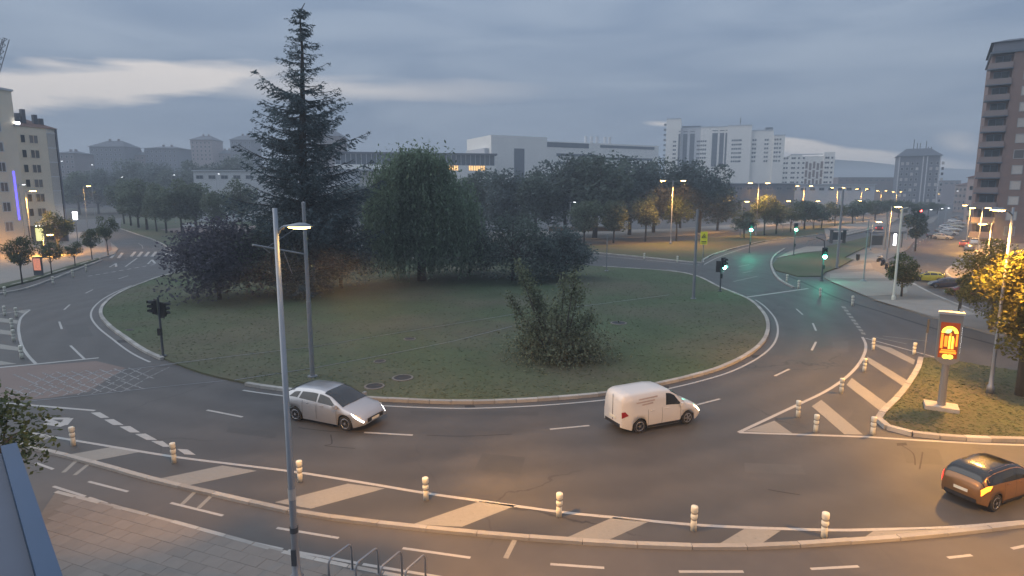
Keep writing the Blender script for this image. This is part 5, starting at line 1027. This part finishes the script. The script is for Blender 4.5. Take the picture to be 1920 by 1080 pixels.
def make_car(name, label, c, paintm, p, rz, roofm=None, van=False, lamps='headlamp', tails='tail', cat='car', group=None, side_wins=None, ws=None, rw=None, sc_=1.0, detail=True, indicator=None):
    o = empty(name, p, rz); tag(o, label, cat, group); o.scale = (sc_,) * 3; body = build(c.body(), 'body', paintm, o, smooth=True)
    mb = MB(); mb.box((0, 0, c.gr + .12), (c.L * .86, c.hw * 1.5, .2)); mb.box((0, 0, .55), (c.L * .7, c.hw * 1.2, .5)); build(mb, 'underbody', 'black', o)
    for x in (c.xf, c.xr):
        for sd_ in (1, -1):
            t, r_ = wheel_meshes(c.wr, .2); w = link('wheel', t, o, (x, sd_ * (c.hw - .125), c.wr), 0 if sd_ > 0 else math.pi); link('rim', r_, w)
    for sd_ in (1, -1):
        for q in side_wins: mb = MB(); c.patch(mb, *q, side=sd_); build(mb, 'side_window', 'glass', o, smooth=True)
    def across(x0, x1, t0, nm, m, off=.01):
        mb = MB()
        for sd_ in (1, -1): c.patch(mb, (x0[0], t0[0]), (x1[0], t0[1]), (x1[1], 8), (x0[1], 8), 8, 6, off, sd_)
        return build(mb, nm, m, o, smooth=True)
    if ws: across((ws[0], ws[0] + .04), (ws[1], ws[1] + .04), (5.15, 5.15), 'windscreen', 'glass')
    if rw: across((rw[0], rw[0]), (rw[1], rw[1]), (5.2, 5.2), 'rear_window', 'glass')
    if roofm:
        mb = MB()
        for sd_ in (1, -1): c.patch(mb, (rw[0], 3.08), (ws[1], 3.08), (ws[1], 8), (rw[0], 8), 20, 14, .004, sd_)
        build(mb, 'roof_panel', roofm, o, smooth=True)
    hx = c.L / 2
    for sd_ in (1, -1):
        mb = MB(); c.patch(mb, (hx - .42, 2.35), (hx - .02, 2.0), (hx - .02, 2.75), (hx - .52, 2.9), 6, 3, .012, sd_); build(mb, 'headlight', lamps, o, smooth=True)
        mb = MB(); c.patch(mb, (-hx + .01, 1.7), (-hx + .28, 2.1), (-hx + (.16 if van else .42), 3.0), (-hx + .01, 2.9), 6, 3, .012, sd_); build(mb, 'tail_light', tails if not (indicator and sd_ == indicator) else 'indicator_on', o, smooth=True)
    if detail:
        for sd_ in (1, -1):
            x0 = ws[1] - .28 if ws else c.L * .2; y, z = c.skin(x0, 3.1); mb = MB(); mb.box((x0, sd_ * (y + .12), z + .06), (.14, .2, .14), taper=.8); build(mb, 'mirror', paintm if not roofm else roofm, o)
            for x in ((c.xf - .42 if not van else c.xf - .45), (c.xf + c.xr) / 2 - .15, c.xr + .42):
                mb = MB(); c.patch(mb, (x, .15), (x + .014, .15), (x + .014, 2.95), (x, 2.95), 1, 8, .004, sd_); build(mb, 'door_seam', 'black', o)
            for x in ((c.xf + c.xr) / 2 + .12, c.xr + .65):
                y, z = c.skin(x, 2.6); mb = MB(); mb.box((x, sd_ * (y + .015), z), (.16, .03, .03)); build(mb, 'door_handle', paintm, o)
            mb = MB(); c.patch(mb, (c.xr + c.wr + .1, .04), (c.xf - c.wr - .1, .04), (c.xf - c.wr - .1, .4), (c.xr + c.wr + .1, .4), 8, 2, .012, sd_); build(mb, 'sill_trim', 'black' if van or roofm else paintm, o)
        for x, nm in ((hx, 'front_plate'), (-hx, 'rear_plate')):
            sg_ = 1 if x > 0 else -1; mb = MB(); mb.box((x + .015 * sg_, 0, c.gr + .26 + (.22 if sg_ < 0 else 0)), (.02, .5, .11)); build(mb, nm, 'bollard_white', o)
        mb = MB(); mb.box((hx + .008, 0, c.gr + .28), (.03, c.hw * 1.1, .16)); build(mb, 'grille', 'black', o); mb = MB(); mb.box((-hx - .008, 0, c.gr + .2), (.03, c.hw * 1.3, .14)); build(mb, 'bumper', 'black', o)
    return o
for nm, c_, me_, ro in [('paint_silver', (.42, .42, .43), .55, .32), ('paint_van', (.62, .60, .57), .0, .4), ('paint_lamplit', (.20, .105, .042), .4, .3), ('paint_black', (.012, .012, .014), .2, .2), ('paint_yellow', (.62, .46, .04), .1, .3), ('paint_navy', (.03, .04, .07), .3, .28), ('paint_red', (.22, .04, .045), .2, .3), ('paint_white', (.6, .6, .6), 0, .35), ('paint_grey', (.16, .17, .18), .4, .3), ('paint_beige', (.4, .37, .3), .1, .35)]:
    mat(nm, c_, ro, 0, metal=me_, coat=.6)
HB = Car(4.3, .9, [(-2.15, .78), (-2.1, 1.02), (-1.75, 1.32), (-1.3, 1.45), (-.4, 1.5), (.1, 1.47), (.5, 1.36), (1.2, .98), (1.75, .85), (2.05, .70), (2.15, .52)], [(-2.15, .74), (-2.0, .98), (-1.2, 1.02), (0, .96), (1.0, .9), (1.7, .80), (2.15, .48)], (1.3, -1.33))
HBW = [((-.1, 3.2), (.98, 3.25), (.42, 4.75), (-.06, 4.75)), ((-1.1, 3.25), (-.18, 3.2), (-.14, 4.75), (-.98, 4.75)), ((-1.66, 3.5), (-1.2, 3.3), (-1.08, 4.7), (-1.42, 4.6))]
def hatch(name, label, pm, p, rz, **k): return make_car(name, label, HB, pm, p, rz, side_wins=HBW, ws=(.16, 1.16), rw=(-2.02, -1.5), **k)
def heading(a, b): v = G(*b) - G(*a); return math.atan2(v.y, v.x)
# silver hatchback rounding the island
sc1 = G(627, 786); car1 = hatch('silver_car', 'silver hatchback with lit headlights rounding the island', 'paint_silver', sc1, heading((560, 772), (690, 797)), lamps='headlamp_on')
# white panel van
VN = Car(4.35, .9, [(-2.18, 1.5), (-2.1, 1.76), (-1.8, 1.84), (-.2, 1.86), (.35, 1.8), (.75, 1.58), (1.25, 1.12), (1.75, .98), (2.08, .82), (2.18, .6)], [(-2.18, 1.05), (-1.8, 1.08), (.2, 1.05), (1.2, 1.0), (1.8, .9), (2.18, .55)], (1.36, -1.3), roofw=.86, wr=.33)
car2 = make_car('panel_van', 'white panel van with faded side lettering driving round the island', VN, 'paint_van', G(1222, 792), heading((1170, 800), (1280, 780)), van=True, lamps='headlamp_warm', side_wins=[((.1, 3.2), (1.05, 3.2), (.6, 4.75), (.12, 4.8))], ws=(.42, 1.2), rw=None, cat='van', sc_=.9)
mat('van_lettering', (.42, .33, .30), .6, .3, 9)
for z, x0, x1 in ((1.52, -1.35, -.35), (1.38, -1.5, -.5), (1.26, -1.2, -.6)):
    for sd_ in (1, -1): mb = MB(); t_ = 3 + (z - 1.06) / .7 * 2; VN.patch(mb, (x0, t_), (x1, t_ + .1), (x1, t_ + .28), (x0, t_ + .16), 6, 1, .009, sd_); build(mb, 'lettering', 'van_lettering', car2)
mb = MB(); mb.box((-2.185, 0, 1.1), (.012, .02, 1.2)); build(mb, 'rear_door_seam', 'black', car2)
# two-tone SUV leaving at the right; orange lamplight is painted into its grey body
SV = Car(4.12, .89, [(-2.06, .95), (-2.0, 1.2), (-1.75, 1.46), (-1.3, 1.56), (-.3, 1.6), (.15, 1.56), (.5, 1.45), (1.1, 1.1), (1.7, .98), (1.98, .82), (2.06, .62)], [(-2.06, .92), (-1.9, 1.1), (-1.2, 1.1), (0, 1.04), (1.0, 1.0), (1.7, .92), (2.06, .58)], (1.27, -1.3), wr=.345, ground=.24)
car3 = make_car('suv_car', 'small SUV, dark grey with painted-in orange lamplight, black above, with lit tail lights at the right edge', SV, 'paint_lamplit', G(1858, 928), heading((1800, 944), (1905, 934)) + R(14), roofm='paint_black', lamps='headlamp_on', tails='tail_on', side_wins=[((-.1, 3.25), (.95, 3.25), (.4, 4.7), (-.06, 4.7)), ((-1.05, 3.3), (-.18, 3.25), (-.14, 4.7), (-.95, 4.7)), ((-1.62, 3.7), (-1.15, 3.35), (-1.05, 4.6), (-1.45, 4.5))], ws=(.2, 1.08), rw=(-1.96, -1.5), indicator=-1, sc_=.8)
# parked cars on the right
for u, v, pm, nm, lab, a in [(1740, 527, 'paint_yellow', 'yellow_car', 'yellow hatchback parked first beside the plaza', 150), (1774, 540, 'paint_navy', 'navy_car', 'dark blue hatchback parked between the yellow and the red car', 150), (1808, 554, 'paint_red', 'red_car', 'dark red hatchback parked third beside the plaza', 150)]:
    hatch(nm, lab, pm, G(u, v), R(a), sc_=.72)
cols = ['paint_beige', 'paint_navy', 'paint_white', 'paint_grey', 'paint_silver', 'paint_white', 'paint_beige', 'paint_grey', 'paint_silver', 'paint_white', 'paint_navy', 'paint_grey']
for i, (u, v) in enumerate([(1768, 449), (1757, 447), (1778, 441), (1770, 438), (1786, 434), (1776, 430), (1793, 428), (1783, 424), (1797, 422), (1790, 418), (1802, 416), (1796, 411)]):
    hatch('parked_car', ('%s car of the dense parking row counted from the front, %s' % (ORD(i), cols[i].split('_')[1])) + ' paint', cols[i], G(u, v), R(-60 + 10 * (i % 3)), sc_=.85, detail=False, group='cars in the parking row')
for i, (u, v, pm) in enumerate([(1808, 462, 'paint_red'), (1818, 470, 'paint_grey'), (1828, 458, 'paint_white'), (1836, 447, 'paint_yellow')]):
    hatch('parked_car', ['dark red', 'grey', 'white', 'yellow'][i] + ' car parked on the house side of the right street', pm, G(u, v), R(50), sc_=.8, detail=False, tails='tail_on' if i == 0 else 'tail', group='cars on the house side')
hatch('distant_car', 'far car with rear lights lit on the avenue by the tram stop', 'paint_red', G(1648, 432), R(60), sc_=.9, detail=False, tails='tail_on')
for i, (u, v, pm) in enumerate([(352, 427, 'paint_white'), (378, 428, 'paint_silver'), (402, 430, 'paint_white'), (425, 432, 'paint_grey')]):
    hatch('parked_car', ORD(i) + ' pale car from the left parked behind the left avenue trees', pm, G(u, v), R(160), sc_=.8, detail=False, group='cars behind the left avenue')
# motorcycles beside the plaza tree
for i, (u, v) in enumerate([(1650, 492), (1656, 499), (1662, 505)]):
    o = empty('motorcycle', G(u, v), R(35 + 8 * i)); tag(o, ORD(i) + ' parked motorcycle from the back beside the plaza kerb', 'motorcycle', 'motorcycles by the plaza')
    for x in (-.65, .65): t, r_ = wheel_meshes(.3, .14); w = link('wheel', t, o, (x, 0, .3)); link('rim', r_, w)
    mb = MB(); mb.tube([(-.75, 0, .75), (-.3, 0, .8), (.2, 0, .72), (.35, 0, .9)], [.1, .15, .2, .08], 8); build(mb, 'body', ['paint_white', 'paint_navy', 'paint_grey'][i], o, smooth=True)
    mb = MB(); mb.box((-.1, 0, .45), (.6, .26, .36)); build(mb, 'engine', 'black', o); mb = MB(); mb.tube([(.65, 0, .3), (.42, 0, 1.0)], .035, 6); mb.tube([(.4, -.32, 1.02), (.42, 0, 1.0), (.4, .32, 1.02)], .018, 6); build(mb, 'fork', 'steel', o); mb = MB(); mb.box((-.4, 0, .86), (.6, .26, .1)); build(mb, 'seat', 'black', o)

# ------------------------------------------------------------------ morning haze over the town
hm = MB(); hm.box((0, 900, 27.5), (2900, 2000, 61)); 
mh = bpy.data.materials.new('haze'); mh.use_nodes = True; t = mh.node_tree; t.nodes.clear(); pv = N(t, 'ShaderNodeVolumePrincipled'); pv.inputs['Color'].default_value = (.86, .92, 1, 1); pv.inputs['Density'].default_value = .0011; pv.inputs['Anisotropy'].default_value = 0
t.links.new(pv.outputs[0], N(t, 'ShaderNodeOutputMaterial').inputs['Volume']); MATS['haze'] = mh
tag(build(hm, 'haze', 'haze'), 'pale blue morning haze over the whole junction', 'haze', kind='stuff')
